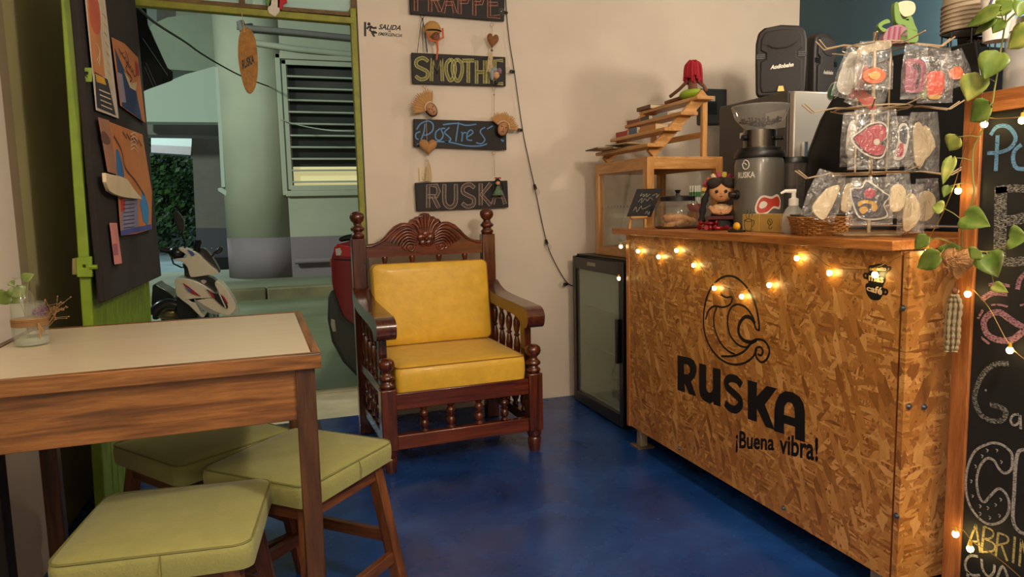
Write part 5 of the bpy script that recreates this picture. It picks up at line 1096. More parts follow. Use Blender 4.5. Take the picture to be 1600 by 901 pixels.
def bag(name, label, px, w_, h_, dist, items, cat='bag', tilt=0):
    """clear bag: px is its centre in the photo, dist its distance along the view axis"""
    d = (M3 @ Vector((px[0] - 800, px[1] - 450.5, F))) / F; c = CAM + d * dist; k = dist / F
    o = thing(name, label, cat, tuple(c), 0, 'clear bags hanging on the wire rack')
    up = Vector((0, 0, 1)); ax = uv_ * math.cos(tilt) + up * math.sin(tilt); ay = up * math.cos(tilt) - uv_ * math.sin(tilt); n = -dv
    W2, H2 = w_ * k / 2, h_ * k / 2; nx, ny = 9, 9; vs = []; fs = []; random.seed(int(px[0] * 7 + px[1]))
    for sd in (1, -1):
        for j in range(ny):
            for i in range(nx):
                u, v_ = i / (nx-1) * 2 - 1, j / (ny-1) * 2 - 1; edge = (1 - abs(u) ** 3) * (1 - abs(v_) ** 3); nar = 1 - .22 * max(0, v_)
                vs.append(ax * (u * W2 * nar) + ay * (v_ * H2) + n * (sd * (.014 * edge + random.uniform(-.0025, .0025) * edge + .0004)))
    for s_ in range(2):
        b0_ = s_ * nx * ny
        for j in range(ny - 1):
            for i in range(nx - 1): fs.append((b0_+j*nx+i, b0_+j*nx+i+1, b0_+(j+1)*nx+i+1, b0_+(j+1)*nx+i))
    G().add(vs, fs).out('film', FILM, o, smooth=25)
    for nm_, mt, pts, dep, th in items:      # contents: outline in photo pixels relative to the centre
        P_ = [ax * (x * k) - ay * (y * k) + n * dep for x, y in pts]; P_ = smoothpts(P_, 3, True)
        g = G(); g.prism(P_, -n * th); g.out(nm_, mt, o, bevel=min(.003, th * .3) if th > .002 else 0)
    return o
CR = mat('cream_filter', '#cbb995', .7, bump=.2); RD = mat('sticker_red2', '#98283a', .45); DR = mat('dark_outline', '#3a1820', .5); OR = mat('orange_felt', '#cc5f22', .7); PK = mat('mauve_felt', '#8a4356', .75, bump=.3)
ORR = mat('orange_red', '#c64428', .6); GRY = mat('dark_grey_print', '#34343a', .5); YL = mat('gold_print', '#b98c34', .5); GN = mat('green_felt', '#6f8f4a', .8)
def circ(cx, cy, rx, ry, n=10): return [(cx + rx * math.cos(2*math.pi*i/n), cy + ry * math.sin(2*math.pi*i/n)) for i in range(n)]
def sc2(pts, s, cx=0, cy=0): return [(cx + (x - cx) * s, cy + (y - cy) * s) for x, y in pts]
D0 = 2.12
bag('sticker_bag', 'clear bag with a white rimmed card, leftmost of the top tier', (1330, 115), 44, 78, D0 + .02, [('card', mat('milky_film', '#cfcabd', .4, alpha=.45), [(-12, -30), (14, -24), (6, 30), (-18, 24)], .004, .0008), ('red_print', RD, [(12, -10), (18, 30), (6, 34), (10, 0)], .001, .004)], tilt=-.25)
bag('sticker_bag', 'clear bag holding an orange ring shaped decoration on the top tier', (1366, 102), 60, 74, D0 - .05, [('orange_ring', OR, circ(0, 16, 18, 12, 14), .004, .010), ('ring_middle', mat('pale_orange', '#dd9a4c', .7), circ(0, 16, 9, 6, 10), .007, .003), ('header_card', mat('header_cream', '#b9a888', .6, alpha=.6), [(-24, -28), (0, -34), (24, -38), (25, -26), (0, -22), (-24, -16)], -.004, .0008)])
bag('sticker_bag', 'clear bag with a salmon paper figure hanging low from the top tier', (1358, 142), 60, 60, D0 + .03, [('salmon_cutout', mat('salmon', '#b4493a', .6), [(-24, -30), (-16, -30), (-10, 0), (12, 8), (20, 24), (-4, 22), (-22, 10)], .004, .004)], tilt=-.4)
bag('sticker_bag', 'clear bag with a mauve swirled felt piece, middle right of the top tier', (1430, 112), 44, 84, D0 - .03, [('mauve_swirl', PK, [(-15, -18), (-4, -20), (10, -18), (15, -6), (14, 14), (13, 30), (-15, 30), (-16, 4)], .004, .010), ('swirl_line', DR, [(-6, -10), (4, -12), (8, 0), (4, 24), (0, 24), (3, 0), (-3, -4)], .0055, .001)])
bag('sticker_bag', 'tied clear bag of orange red sweets, rightmost of the top tier', (1462, 118), 56, 84, D0 - .02, [('orange_sweets', ORR, [(-13, -4), (10, -6), (14, 10), (10, 30), (-12, 30), (-15, 12)], .002, .014), ('green_tuft', GN, [(-22, 10), (-16, 8), (-14, 32), (-24, 34)], .003, .006), ('yellow_base', YL, [(-10, 30), (8, 30), (6, 36), (-8, 36)], .003, .006)])
bag('sticker_bag', 'clear bag bulging behind the orange sweets at the right edge of the rack', (1492, 108), 46, 56, D0 + .06, [('orange_print', OR, [(-10, 0), (8, -2), (10, 16), (-8, 14)], .002, .008)], tilt=.3)
bag('sticker_bag', 'clear bag seen edge-on at the left of the middle tier', (1330, 218), 34, 84, D0 - .0, [('pale_card', WR, [(-5, -22), (6, -26), (4, 26), (-8, 20)], .002, .003)])
ht = [(-34, -2), (-22, -12), (-8, -22), (8, -24), (17, -16), (16, -2), (8, 6), (16, 14), (10, 26), (-6, 24), (-22, 14)]
bag('sticker_bag', 'clear bag with a large pink-red heart sticker on the middle tier', (1366, 218), 82, 92, D0 - .09, [('heart_rim', WR, sc2(ht, 1.12), .004, .001), ('heart_line', DR, sc2(ht, 1.02), .0052, .0008), ('heart', RD, sc2(ht, .93), .0062, .0008), ('heart_flower', WR, circ(2, 4, 5, 5, 8), .0072, .0006)])
bag('sticker_bag', 'clear bag with a black and red bird sticker on the middle tier', (1408, 221), 40, 78, D0 - .07, [('bird_rim', WR, [(-12, 26), (-6, 0), (-6, -22), (4, -28), (11, -14), (9, 10), (2, 27)], .004, .001), ('bird_head', GRY, [(-4, -4), (-3, -20), (4, -24), (8, -14), (6, 4)], .0055, .0006), ('bird_belly', RD, [(-9, 22), (-4, 4), (3, 6), (1, 22)], .0057, .0006)])
bag('filter_bag', 'clear bag of folded cream filters at the right of the middle tier', (1442, 222), 54, 92, D0 - .02, [('filter', CR, [(-16, -24), (-4, -28), (8, 10), (-4, 42), (-14, 20)], .004, .006), ('filter', CR, [(0, -24), (12, -16), (20, 6), (8, 24), (-4, 30)], .0, .006)])
bag('filter_bag', 'wide clear bag with one folded cream filter, leftmost of the bottom tier', (1289, 306), 56, 76, D0 - .0, [('filter', CR, [(-14, 22), (-6, -2), (4, -16), (18, -18), (12, 32), (-2, 34)], .004, .008)], tilt=-.3)
bag('filter_bag', 'clear bag with a pale filter half hidden by the bee sticker bag, bottom tier', (1326, 306), 44, 56, D0 + .03, [('filter', CR, [(-6, -16), (6, -16), (4, 20), (-12, 22)], .004, .006)])
be = [(-30, -18), (-14, -20), (-8, -30), (4, -24), (20, -12), (28, -6), (20, 6), (26, 22), (8, 27), (-14, 24), (-24, 8)]
bag('sticker_bag', 'clear bag with a black and yellow striped bee sticker on the bottom tier', (1359, 314), 74, 74, D0 - .11, [('bee_rim', WR, sc2(be, 1.1), .004, .001), ('bee_body', GRY, be, .0052, .0008), ('bee_face', RD, circ(-2, -12, 9, 8, 10), .0062, .0006), ('bee_stripe', YL, [(-20, 2), (-10, -2), (8, 2), (6, 7), (-8, 3), (-18, 8)], .0062, .0006), ('bee_stripe', YL, [(-18, 12), (-8, 8), (-4, 14), (-12, 20)], .0062, .0006), ('bee_badge', YL, circ(6, 10, 5, 6, 8), .0062, .0006)])
fl = [(-12, 20), (-10, -12), (2, -18), (12, -8), (12, 12), (2, 24)]
bag('filter_bag', 'clear bag with a rounded cream filter just right of the bee sticker', (1402, 306), 46, 70, D0 - .09, [('filter', CR, fl, .004, .008)])
bag('filter_bag', 'clear bag with a long cream filter hanging lowest on the rack', (1424, 326), 44, 76, D0 - .08, [('filter', CR, sc2([(-12, 32), (-12, -14), (0, -24), (12, -4), (12, 16), (0, 32)], 1.0), .006, .008)])
bag('filter_bag', 'clear bag with a cream filter, rightmost of the bottom tier', (1447, 318), 44, 78, D0 - .05, [('filter', CR, sc2(fl, 1.1), .004, .008)])
# felt figure on top
o = thing('felt_frog', 'green felt frog with a cream head lying on striped cloth atop the rack', 'soft toy', (RX, RY, ZW + .60)); 
def pxl(pts, dist): 
    r = []
    for p in pts: d = (M3 @ Vector((p[0] - 800, p[1] - 450.5, F))) / F; r.append(CAM + d * dist)
    return r
FR = 2.14
for nm_, mt, pts, th in (('striped_body', mat('striped_cloth', '#94707a', .85, bump=.3), [(1380, 61), (1386, 46), (1396, 40), (1412, 38), (1418, 46), (1416, 66), (1390, 66)], .03), ('green_body', GN, [(1402, 66), (1412, 48), (1428, 44), (1435, 54), (1433, 66), (1418, 66)], .028),
                      ('neck', GN, [(1398, 6), (1404, 4), (1408, 24), (1414, 30), (1424, 24), (1430, 38), (1434, 50), (1420, 46), (1404, 38), (1399, 30)], .022), ('arm', GN, [(1372, 40), (1380, 32), (1388, 30), (1391, 35), (1382, 38), (1378, 42), (1386, 46), (1380, 50)], .014),
                      ('head', mat('cream_felt', '#cbbd9f', .85), [(1402, 6), (1414, 1), (1427, 3), (1431, 12), (1427, 22), (1414, 26), (1406, 18)], .022)):
    g = G(); g.prism(smoothpts(pxl(pts, FR), 3, True), dv * th); g.out(nm_, mt, o, w=True, bevel=.004)
g = G()
for k_, c_ in ((0, 0), (1, 0), (2, 0)): P_ = pxl([(1391 + k_ * 8, 42), (1388 + k_ * 8, 64)], FR - .001); g.ribbon(P_, .006, -dv, .001)
g.out('stripes', mat('pink_stripe', '#8e3f56', .8), o, w=True)
# loudly lit card tray on rack base side
# ================================================================ menu blackboard
BX = 1.71; q = Pic(0, BX)
bb = thing('menu_blackboard', 'tall wood framed menu blackboard with chalk writing at the right edge', 'blackboard', (BX, 1.35, 0))
CED = [wood('cedar_%d' % a, '#8a4f24', '#b5713a', a, .45, .1) for a in range(3)]
G().box((BX, 1.352, .0), (BX + .035, 1.402, 1.463)).out('stile', CED[2], bb, w=True, bevel=.002); G().box((BX, .40, .0), (BX + .035, .45, 1.463)).out('stile', CED[2], bb, w=True, bevel=.002)
G().box((BX, .45, 1.412), (BX + .035, 1.352, 1.463)).out('rail', CED[1], bb, w=True, bevel=.002)
BB = mat('blackboard', '#12110f', .7, var=.3, scale=6)
G().box((BX + .008, .45, .0), (BX + .02, 1.352, 1.412)).out('panel', BB, bb, w=True)
qb = Pic(0, BX + .008)
CW1, CW2, CPK, CBL, CYL = chalk('chalk_b_white', '#a8a298', .58), chalk('chalk_b_faint', '#8f8a80', .46), chalk('chalk_b_pink', '#a4747c', .55), chalk('chalk_b_blue', '#5a86a8', .62), chalk('chalk_b_yellow', '#b3a266', .6)
def wr(m, items, name='chalk_lettering'):
    g = G()
    for pts, wd in items: qb.line(g, pts, wd * .0016, sm=4 if len(pts) > 2 else 0)
    g.out(name, m, bb, w=True)
wr(CBL, [([(1559, 211), (1556, 267)], 6), ([(1548, 211), (1558, 198), (1575, 198), (1587, 214), (1580, 230), (1562, 238), (1543, 239)], 6), ([(1596, 226), (1586, 235), (1583, 248), (1588, 262), (1604, 264)], 6)], 'blue_lettering')
wr(CW2, [([(1564, 292), (1563, 350), (1562, 414)], 20), ([(1556, 297), (1580, 294), (1610, 296)], 12), ([(1570, 345), (1590, 343), (1610, 335)], 16), ([(1560, 408), (1585, 409), (1610, 405)], 14)], 'block_letter')
wr(CPK, [([(1545, 445), (1560, 443), (1578, 447)], 5), ([(1534, 468), (1550, 458), (1574, 458)], 9), ([(1549, 476), (1562, 476), (1575, 479)], 3), ([(1600, 512), (1580, 500), (1562, 488), (1545, 492), (1537, 505), (1543, 522), (1560, 531), (1580, 531), (1596, 520), (1606, 512)], 10), ([(1528, 498), (1536, 484)], 4), ([(1533, 527), (1546, 537)], 4), ([(1590, 452), (1594, 436), (1606, 424)], 7), ([(1594, 477), (1606, 474)], 3)], 'pink_lettering')
wr(CW2, [([(1576, 568), (1555, 569), (1538, 582), (1527, 603), (1523, 625), (1533, 648), (1550, 657), (1566, 656), (1572, 643), (1560, 635), (1547, 632)], 8)], 'block_letter')
wr(CW1, [([(1592, 647), (1584, 648), (1579, 656), (1584, 664), (1592, 660), (1594, 648), (1595, 670)], 3.5), ([(1541, 608), (1540, 611)], 3)])
wr(CW1, [([(1547, 692), (1558, 692), (1570, 697), (1580, 707), (1582, 718), (1580, 733), (1570, 739), (1561, 732), (1553, 719), (1542, 716), (1531, 729), (1526, 751), (1530, 775), (1538, 784), (1547, 775), (1560, 763), (1571, 770), (1577, 786), (1574, 804), (1562, 816), (1543, 818), (1525, 804), (1513, 783), (1509, 756), (1513, 727), (1525, 703), (1547, 692)], 4), ([(1604, 703), (1592, 705), (1587, 727), (1585, 767), (1583, 812), (1593, 830), (1606, 834)], 5.5)] +
   [([(x, y), (x + 3, y + 2), (x + 1, y + 5)], 1.6) for x, y in ((1541, 701), (1556, 701), (1533, 710), (1563, 719), (1523, 726), (1516, 749), (1518, 772), (1530, 788), (1542, 791), (1554, 786), (1562, 778), (1530, 800), (1545, 806), (1560, 803))], 'outline_lettering')
wr(CYL, [([(1511, 856), (1525, 819)], 3.5), ([(1525, 819), (1532, 863)], 3.5), ([(1517, 845), (1530, 846)], 3), ([(1538, 822), (1534, 862)], 4), ([(1538, 822), (1550, 828), (1552, 836), (1546, 841), (1536, 841)], 3), ([(1540, 842), (1554, 850), (1552, 860), (1534, 862)], 3), ([(1560, 832), (1556, 868)], 3.5), ([(1560, 832), (1574, 838), (1574, 847), (1559, 851)], 3), ([(1565, 851), (1574, 876)], 3.5), ([(1586, 838), (1583, 879)], 3.5), ([(1596, 842), (1593, 884)], 3.5), ([(1596, 842), (1606, 880)], 3.5)], 'yellow_lettering')
wr(CW1, [([(1528, 869), (1516, 868), (1509, 877), (1510, 890), (1519, 898), (1531, 898)], 4), ([(1534, 873), (1536, 890), (1545, 900), (1553, 893), (1554, 882)], 4), ([(1558, 903), (1567, 884), (1577, 908)], 4), ([(1512, 900), (1513, 893)], 5)])
# lights on the board and post
qv = Pic(0, BX - .012)
bulbs('fairy_lights', 'warm white fairy lights draped over the plant and menu blackboard', [(1600, 172), (1594, 182), (1560, 185), (1537, 186), (1515, 215), (1500, 260), (1490, 292), (1470, 340), (1450, 378), (1470, 392), (1527, 398), (1515, 440), (1545, 480), (1577, 538), (1606, 565)], [(p, .0080) for p in ((1538, 194), (1597, 188), (1497, 298), (1449, 394), (1528, 404), (1512, 459), (1578, 547))], qv, tuple(qv.p((1527, 404))), (0, 0, 1))
bulbs('fairy_lights', 'two warm fairy bulbs on a wire low on the menu blackboard', [(1488, 820), (1505, 828), (1520, 846), (1540, 858), (1570, 880), (1606, 912)], [((1493, 834), .0085), ((1516, 857), .0085)], qv, tuple(qv.p((1500, 834))), (0, 0, 1))
# macrame heart and tassel
o = thing('twine_heart', 'twine wound heart with a knotted cream tassel hung on the blackboard post', 'ornament', tuple(qv.p((1500, 420)))); hc = Pic(0, BX - .05).p((1498, 412))
hm = heart(Vector((0, 0, 0)), .095, .082, .020); hm.v = [tuple(hc + Vector((v_[1], -v_[0], v_[2]))) for v_ in hm.v]; hm.out('heart', MATS['tan_yarn'], o, w=True)
g = G(); random.seed(2)
for i in range(26):
    a = random.uniform(0, 3.14); c_ = hc + Vector((-.021, random.uniform(-.02, .02), random.uniform(-.012, .022))); d_ = Vector((0, math.cos(a), math.sin(a))) * random.uniform(.015, .03); g.tube([c_ - d_ + Vector((.008, 0, 0)), c_, c_ + d_ + Vector((.008, 0, 0))], .0013, 5)
g.out('wrapping', YARN, o, w=True)
G().ball(Pic(0, BX - .05).p((1493, 454)), .009, 10).out('bead', BRN, o, w=True)
g = G(); qt = Pic(0, BX - .05)
for i in range(6):
    x0 = 1482 + i * 3.9; lf_ = .006 * (i % 2)
    sp_ = smoothpts([qt.p((1488 + i * 1.4, 460), lf_), qt.p((x0, 476), lf_), qt.p((x0 - 3, 505), lf_), qt.p((x0 - 4, 530), lf_), qt.p((x0 - 4 - 2 * (i % 3), 549), lf_)], 7)
    g.tube(sp_, [.0030 + .0024 * ((k_ % 3) != 0) for k_ in range(len(sp_))], 7)
g.out('tassel', mat('cream_macrame', '#9c8b69', .9, bump=.8, bscale=140), o, w=True)
# pothos vine
pv = thing('pothos_vine', 'trailing pothos vine with variegated heart leaves hanging down the blackboard post', 'plant', tuple(qv.p((1503, 383))))
ql = Pic(0, BX - .03)
for pts in ([(1575, -20), (1572, 20), (1570, 40), (1563, 83), (1555, 133), (1547, 177), (1533, 207), (1521, 233), (1520, 277), (1522, 300), (1514, 330), (1503, 362), (1503, 386)], [(1503, 386), (1520, 390), (1545, 393), (1570, 386), (1592, 378)], [(1503, 386), (1485, 378), (1465, 372), (1452, 376)], [(1600, 15), (1585, 22), (1572, 35)]):
    G().tube(smoothpts(ql.P(pts), 4), .0022, 6).out('stem', STEM, pv, w=True)
LV = [((1562, 84), (1537, 124), 40, (1560, 84)), ((1531, 118), (1510, 159), 38, (1555, 128)), ((1547, 165), (1514, 190), 36, (1552, 162)), ((1561, 16), (1506, 42), 24, (1570, 38)), ((1556, 28), (1521, 54), 18, (1570, 38)), ((1568, 32), (1550, 52), 22, (1571, 38)), ((1582, 8), (1545, 22), 26, (1574, 20)), ((1576, -4), (1570, 22), 26, (1574, 10)), ((1612, 48), (1572, 76), 36, (1604, 40)), ((1604, 4), (1590, 26), 26, (1590, 20)),
      ((1497, 214), (1482, 236), 28, (1531, 214)), ((1488, 247), (1472, 288), 18, (1520, 251)), ((1483, 291), (1474, 308), 14, (1520, 285)), ((1508, 338), (1545, 352), 36, (1508, 345)), ((1474, 325), (1456, 322), 20, (1505, 345)), ((1449, 370), (1428, 390), 22, (1456, 374)), ((1468, 400), (1430, 418), 32, (1480, 386)), ((1484, 382), (1486, 402), 28, (1490, 384)), ((1530, 392), (1516, 404), 24, (1520, 391)), ((1543, 398), (1558, 432), 38, (1540, 393)), ((1553, 446), (1574, 456), 16, (1548, 420)), ((1578, 372), (1606, 372), 34, (1570, 386))]
random.seed(8)
VAR = mat('pothos_leaf_light', '#6f8434', .38, var=.2, coat=.1, c2='#a5a452', scale=40)
for i, (a, b_, wd, sp_) in enumerate(LV):
    lift = random.uniform(.01, .05); pa = ql.p(a, lift); pb = ql.p(b_, lift + random.uniform(-.005, .02))
    leaf_obj(pa, pb, wd * .0017 * (pa - CAM).length / 2.0, (-1, -.45, .3), m=VAR if i in (1, 10, 11, 14, 20, 8) else LEAF, parent=pv)
    G().tube(smoothpts([ql.p(sp_), ql.p(((a[0] + sp_[0]) / 2, (a[1] + sp_[1]) / 2 - 2), lift * .7), pa], 3), .0012, 5).out('leaf_stalk', STEM, pv, w=True)
# ================================================================ outside
GW = mat('outer_wall', '#b2b09c', .85, var=.08, scale=1.2, bump=.3, bscale=8); GWL = mat('outer_dado', '#8a7a80', .85, var=.08, scale=1.5, bump=.3, bscale=8)
PVM = mat('street_asphalt', '#6f7256', .6, var=.22, scale=1.4, bump=.4, bscale=18); KERB = mat('kerb_concrete', '#807455', .85, var=.4, scale=1.8, bump=.4, bscale=12)
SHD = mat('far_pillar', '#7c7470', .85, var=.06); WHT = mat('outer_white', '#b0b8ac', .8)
st('street_ground', G().box((-12, 4.86, -.2), (8, 10.75, -.03)), PVM, smooth=0)
st('street_ground', G().box((-30, 15, -.2), (8, 60, .05)), mat('wet_street', '#8b9a9a', .25, var=.3, scale=.8, bump=.3, bscale=4), smooth=0)
for i in range(7):
    x0 = -9 + i * 2.2; g = G().box((x0 + .01, 10.7, -.2), (x0 + 2.19, 10.95, .13)); tag(g.out('kerb_trim', KERB, bevel=.02), kind='structure')
st('pavement_ground', G().box((-12, 10.95, -.2), (8, 15.0, .12)), mat('pavement', '#85866f', .8, var=.15, scale=1.2), smooth=0)
# neighbour building with a rounded corner
def plan_wall(path, z0, z1, th, name, m):
    g = G(); n = len(path); vs = [(x, y, z0) for x, y in path] + [(x, y, z1) for x, y in path]; g.add(vs, [(i, i + 1, n + i + 1, n + i) for i in range(n - 1)]); o = g.out(name, m, nb_)
    so = o.modifiers.new('t', 'SOLIDIFY'); so.thickness = th; so.offset = -1; return o
nb_ = thing('neighbour_building', 'pale house across the alley with a rounded corner and louvred window', 'building', (0, 12.5, 0))
cx_, r_ = -.18, .66
path = [(cx_ - r_ - .0, 3.5)] + [(cx_ - r_ * math.cos(R(a)), r_ - r_ * math.sin(R(a))) for a in range(0, 91, 9)] + [(.20, 0)]
WX0, WX1, WZ0, WZ1 = .22, 2.2, 1.62, 3.68
plan_wall(path, .12, .80, .15, 'lower_wall', GWL); plan_wall(path, .80, 5.4, .15, 'corner_wall', GW)
def nbx(a, b_, name, m, **k): return G().box(a, b_).out(name, m, nb_, **k)
nbx((.20, 0, .12), (5, .2, .80), 'lower_wall', GWL); nbx((.20, 0, .80), (5, .2, WZ0), 'wall', GW); nbx((.20, 0, WZ1), (5, .2, 5.4), 'wall', GW); nbx((WX1, 0, WZ0), (5, .2, WZ1), 'wall', GW)
for k_, d_ in ((0, .06), (.09, .035)):
    nbx((WX0 - .10 + k_, -d_, WZ0 - .12 + k_), (WX0 - .02 + k_, 0, WZ1 + .12 - k_), 'window_surround', GW, bevel=.01); nbx((WX0 - .10 + k_, -d_, WZ1 + .04 - k_), (WX1 + .1, 0, WZ1 + .12 - k_), 'window_surround', GW, bevel=.01); nbx((WX0 - .05 + k_, -d_ - .02, WZ0 - .14 + k_), (WX1 + .1, 0, WZ0 - .05 + k_), 'sill', GW, bevel=.01)
nbx((WX0, .13, WZ0 + .36), (WX1, .16, WZ1), 'dark_pane', mat('dark_window', '#1d2520', .3)); nbx((WX0, .13, WZ0), (WX1, .16, WZ0 + .36), 'lit_pane', mat('lit_window', '#b0a878', .5, emit='#e0d49a', es=.55))
nbx((WX0, .02, WZ0), (WX0 + .09, .13, WZ1), 'jamb', GW)
for i in range(10):
    z = WZ0 + .10 + i * .192; G().bar((WX0 - .0, .015, z), (WX1, .015, z), .09, .028).out('louvre_slat', mat('louvre', '#b0b0a0', .6), nb_, bevel=.004)
pth = [( .30, -.02), (5, -.02)]
G().tube([(.25, -.10, .39), (4, -.10, .39)], .045, 10).out('low_pipe', GWL, nb_)
Y12 = Pic(1, 12.35)
g = G(); P_ = Y12.P([(370, 42), (460, 50), (560, 60)]); g.tube(P_, .045, 10); g.out('conduit', SHD, nb_, w=True)
g = G(); g.tube(Y12.P([(375, 33), (380, 48)]), .06, 8); g.out('conduit_bracket', SHD, nb_, w=True)
g = G(); P_ = [p + Vector((0, .1, 0)) for p in Y12.P([(380, 62), (460, 74), (560, 84)])]; g.tube(P_, .05, 10); g.out('cornice', GW, nb_, w=True)
# balcony soffit, canopy, beams and pillar beyond
def volume(parent, name, m, pts, y, depth, sm=0, bevel=0, dx=0):
    P_ = Pic(1, y).P(pts)
    if sm: P_ = smoothpts(P_, sm, True)
    return G().prism(P_, (dx, depth, 0)).out(name, m, parent, w=True, bevel=bevel)
bl = thing('balcony_building', 'grey house with a curved balcony and dark pillar left of the louvred window', 'building', (-2, 15.5, 0))
volume(bl, 'balcony', mat('soffit', '#8d9482', .85, var=.1, scale=1.5), [(234, 41), (246, 34), (262, 27), (285, 24), (330, 22), (352, 21), (354, 112), (330, 112), (288, 110), (262, 108), (250, 80), (240, 58)], 14.2, 2.2)
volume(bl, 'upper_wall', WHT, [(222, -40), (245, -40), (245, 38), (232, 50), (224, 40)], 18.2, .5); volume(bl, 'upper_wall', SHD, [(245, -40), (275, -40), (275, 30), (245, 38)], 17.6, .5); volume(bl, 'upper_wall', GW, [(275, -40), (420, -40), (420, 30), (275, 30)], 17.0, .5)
volume(bl, 'canopy', WHT, [(215, 148), (228, 141), (290, 116), (334, 104), (341, 104), (341, 191), (215, 190)], 13.6, .4)
volume(bl, 'beam', SHD, [(215, 190), (341, 191), (341, 212), (215, 210)], 14.4, .6)
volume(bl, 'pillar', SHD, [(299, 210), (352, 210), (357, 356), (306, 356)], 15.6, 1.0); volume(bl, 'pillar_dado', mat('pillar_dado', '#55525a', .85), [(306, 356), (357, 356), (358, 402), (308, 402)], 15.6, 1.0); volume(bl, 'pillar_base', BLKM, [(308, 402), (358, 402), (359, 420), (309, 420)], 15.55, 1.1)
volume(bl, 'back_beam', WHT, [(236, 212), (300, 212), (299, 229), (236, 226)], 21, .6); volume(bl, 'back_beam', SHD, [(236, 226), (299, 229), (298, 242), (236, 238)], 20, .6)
volume(bl, 'drainpipe', WHT, [(336, 105), (341, 105), (352, 292), (346, 292)], 12.9, .08); volume(bl, 'drainpipe', mat('dark_slot', '#2a2d26', .8), [(341, 108), (345, 108), (354, 290), (351, 290)], 12.95, .06)
volume(bl, 'pipe_bracket', WHT, [(340, 294), (346, 293), (354, 298), (353, 306), (349, 303), (341, 298)], 12.9, .08)
# black awning edge at the upper left, power cable
o = thing('black_awning', 'black shade cloth hanging outside at the upper left of the doorway', 'awning', tuple(Pic(1, 5.6).p((240, 60))))
P_ = Pic(1, 5.6).P([(205, -30), (228, -30), (229, 15), (231, 38), (240, 60), (252, 85), (262, 106), (270, 112), (270, 125), (228, 140), (200, 150)]); G().prism(P_, (-.02, .05, 0)).out('cloth', mat('awning_black', '#0d0e0e', .7, bump=.6, bscale=14), o, w=True)
g = G()
for a, b_ in (((228, 98), (244, 134)), ((226, 104), (240, 136)), ((223, 60), (262, 118))): g.tube(Pic(1, 5.58).P([a, b_]), .002, 5)
g.out('cords', mat('cord_grey', '#6f7a78', .7), o, w=True)
o = G().tube(smoothpts([Pic(1, y_).p(p_) for y_, p_ in ((4.3, (205, 0)), (6, (240, 34)), (8, (290, 66)), (9, (312, 82)), (10.4, (345, 102)), (11.4, (380, 120)), (12.52, (420, 135)))], 4), .010, 6).out('power_cable', BLKM); tag(o, 'black power cable sagging across the alley above the scooter', 'cable')
o = G().tube(smoothpts([Pic(1, y_).p(p_) for y_, p_ in ((12.52, (436, 186)), (11.5, (470, 196)), (9.5, (510, 203)), (4.3, (565, 205)))], 4), .008, 6).out('power_cable', mat('cord_pale', '#9a9c8c', .7)); tag(o, 'thin pale cable crossing in front of the louvred window', 'cable')
# tree
o = thing('street_tree', 'dark leafy tree standing beyond the alley behind the scooter', 'tree', (-5.6, 25, 0)); G().tube([(0, 0, 0), (.1, 0, 2), (0, 0, 3.4)], [.16, .12, .08], 8).out('trunk', mat('bark', '#3d3226', .9), o)
TLF = mat('tree_leaf', '#2f4a1e', .5, var=.5, scale=1.5); g = G(); random.seed(12); c0 = Pic(1, 25).p((262, 300))
for i in range(5200):
    u, v_, w_ = (random.gauss(0, .42) for _ in range(3)); c = c0 + Vector((u * 2.2, v_ * 2.0, w_ * 2.6)); s = random.uniform(.06, .13); n = Vector((random.gauss(0, 1), random.gauss(0, 1), random.gauss(0, 1))).normalized(); x = n.orthogonal().normalized() * s; y = n.cross(x) * .5
    g.add([c - x, c + y, c + x, c - y], [(0, 1, 2, 3)])
o2 = g.out('foliage', TLF, o, w=True, smooth=0); tag(o2, kind='stuff')
# scooter
YSC = 5.25; sc = thing('scooter', 'white scooter with red and blue stripes parked outside the door', 'scooter', tuple(Pic(1, YSC).p((330, 540)))); sc.location.z = -.03
SW1 = mat('scooter_white', '#d9cfb8', .25, coat=.6); BP = mat('scooter_black', '#0f0f10', .3, coat=.3); k5 = 5.633
q = lambda pts, ox=200, oy=360: [(ox + x / k5, oy + y / k5) for x, y in pts]
def sv(name, m, pts, y, d, bev=.02, sm=2): return volume(sc, name, m, q(pts), y, d, sm, bev)
sv('windshield', BP, [(610, 170), (640, 155), (685, 165), (740, 235), (790, 320), (808, 368), (780, 360), (710, 290), (640, 215)], YSC + .02, .10, .015)
sv('handlebar_cowl', SW1, [(445, 150), (500, 158), (600, 190), (660, 250), (740, 320), (795, 375), (700, 392), (620, 405), (550, 410), (525, 330), (475, 275), (415, 262), (420, 245), (500, 240), (515, 215), (455, 175)], YSC - .05, .16, .03)
sv('inner_shell', BP, [(478, 290), (520, 320), (545, 380), (560, 420), (500, 425), (495, 350)], YSC + .01, .18, .01)
sv('upper_grille', BP, [(500, 415), (600, 408), (700, 405), (770, 440), (785, 500), (775, 550), (720, 520), (640, 470), (540, 440)], YSC - .06, .14, .01)
sv('front_fairing', SW1, [(415, 425), (490, 420), (600, 450), (700, 505), (760, 550), (800, 552), (765, 480), (775, 445), (830, 480), (880, 540), (930, 620), (950, 680), (905, 740), (860, 745), (780, 720), (680, 670), (590, 610), (640, 720), (675, 755), (640, 760), (540, 660), (430, 575), (418, 500)], YSC - .12, .20, .03)
sv('leg_shield', BP, [(430, 575), (540, 655), (600, 710), (600, 780), (440, 780)], YSC - .02, .30, .02)
sv('side_panel', BP, [(300, 760), (215, 780), (215, 480), (280, 500), (360, 545), (420, 620), (440, 780)], YSC + .5, .3, .03)
sv('nose_vent', BP, [(690, 515), (760, 555), (810, 560), (850, 610), (880, 670), (865, 685), (800, 640), (745, 580)], YSC - .14, .03, .005)
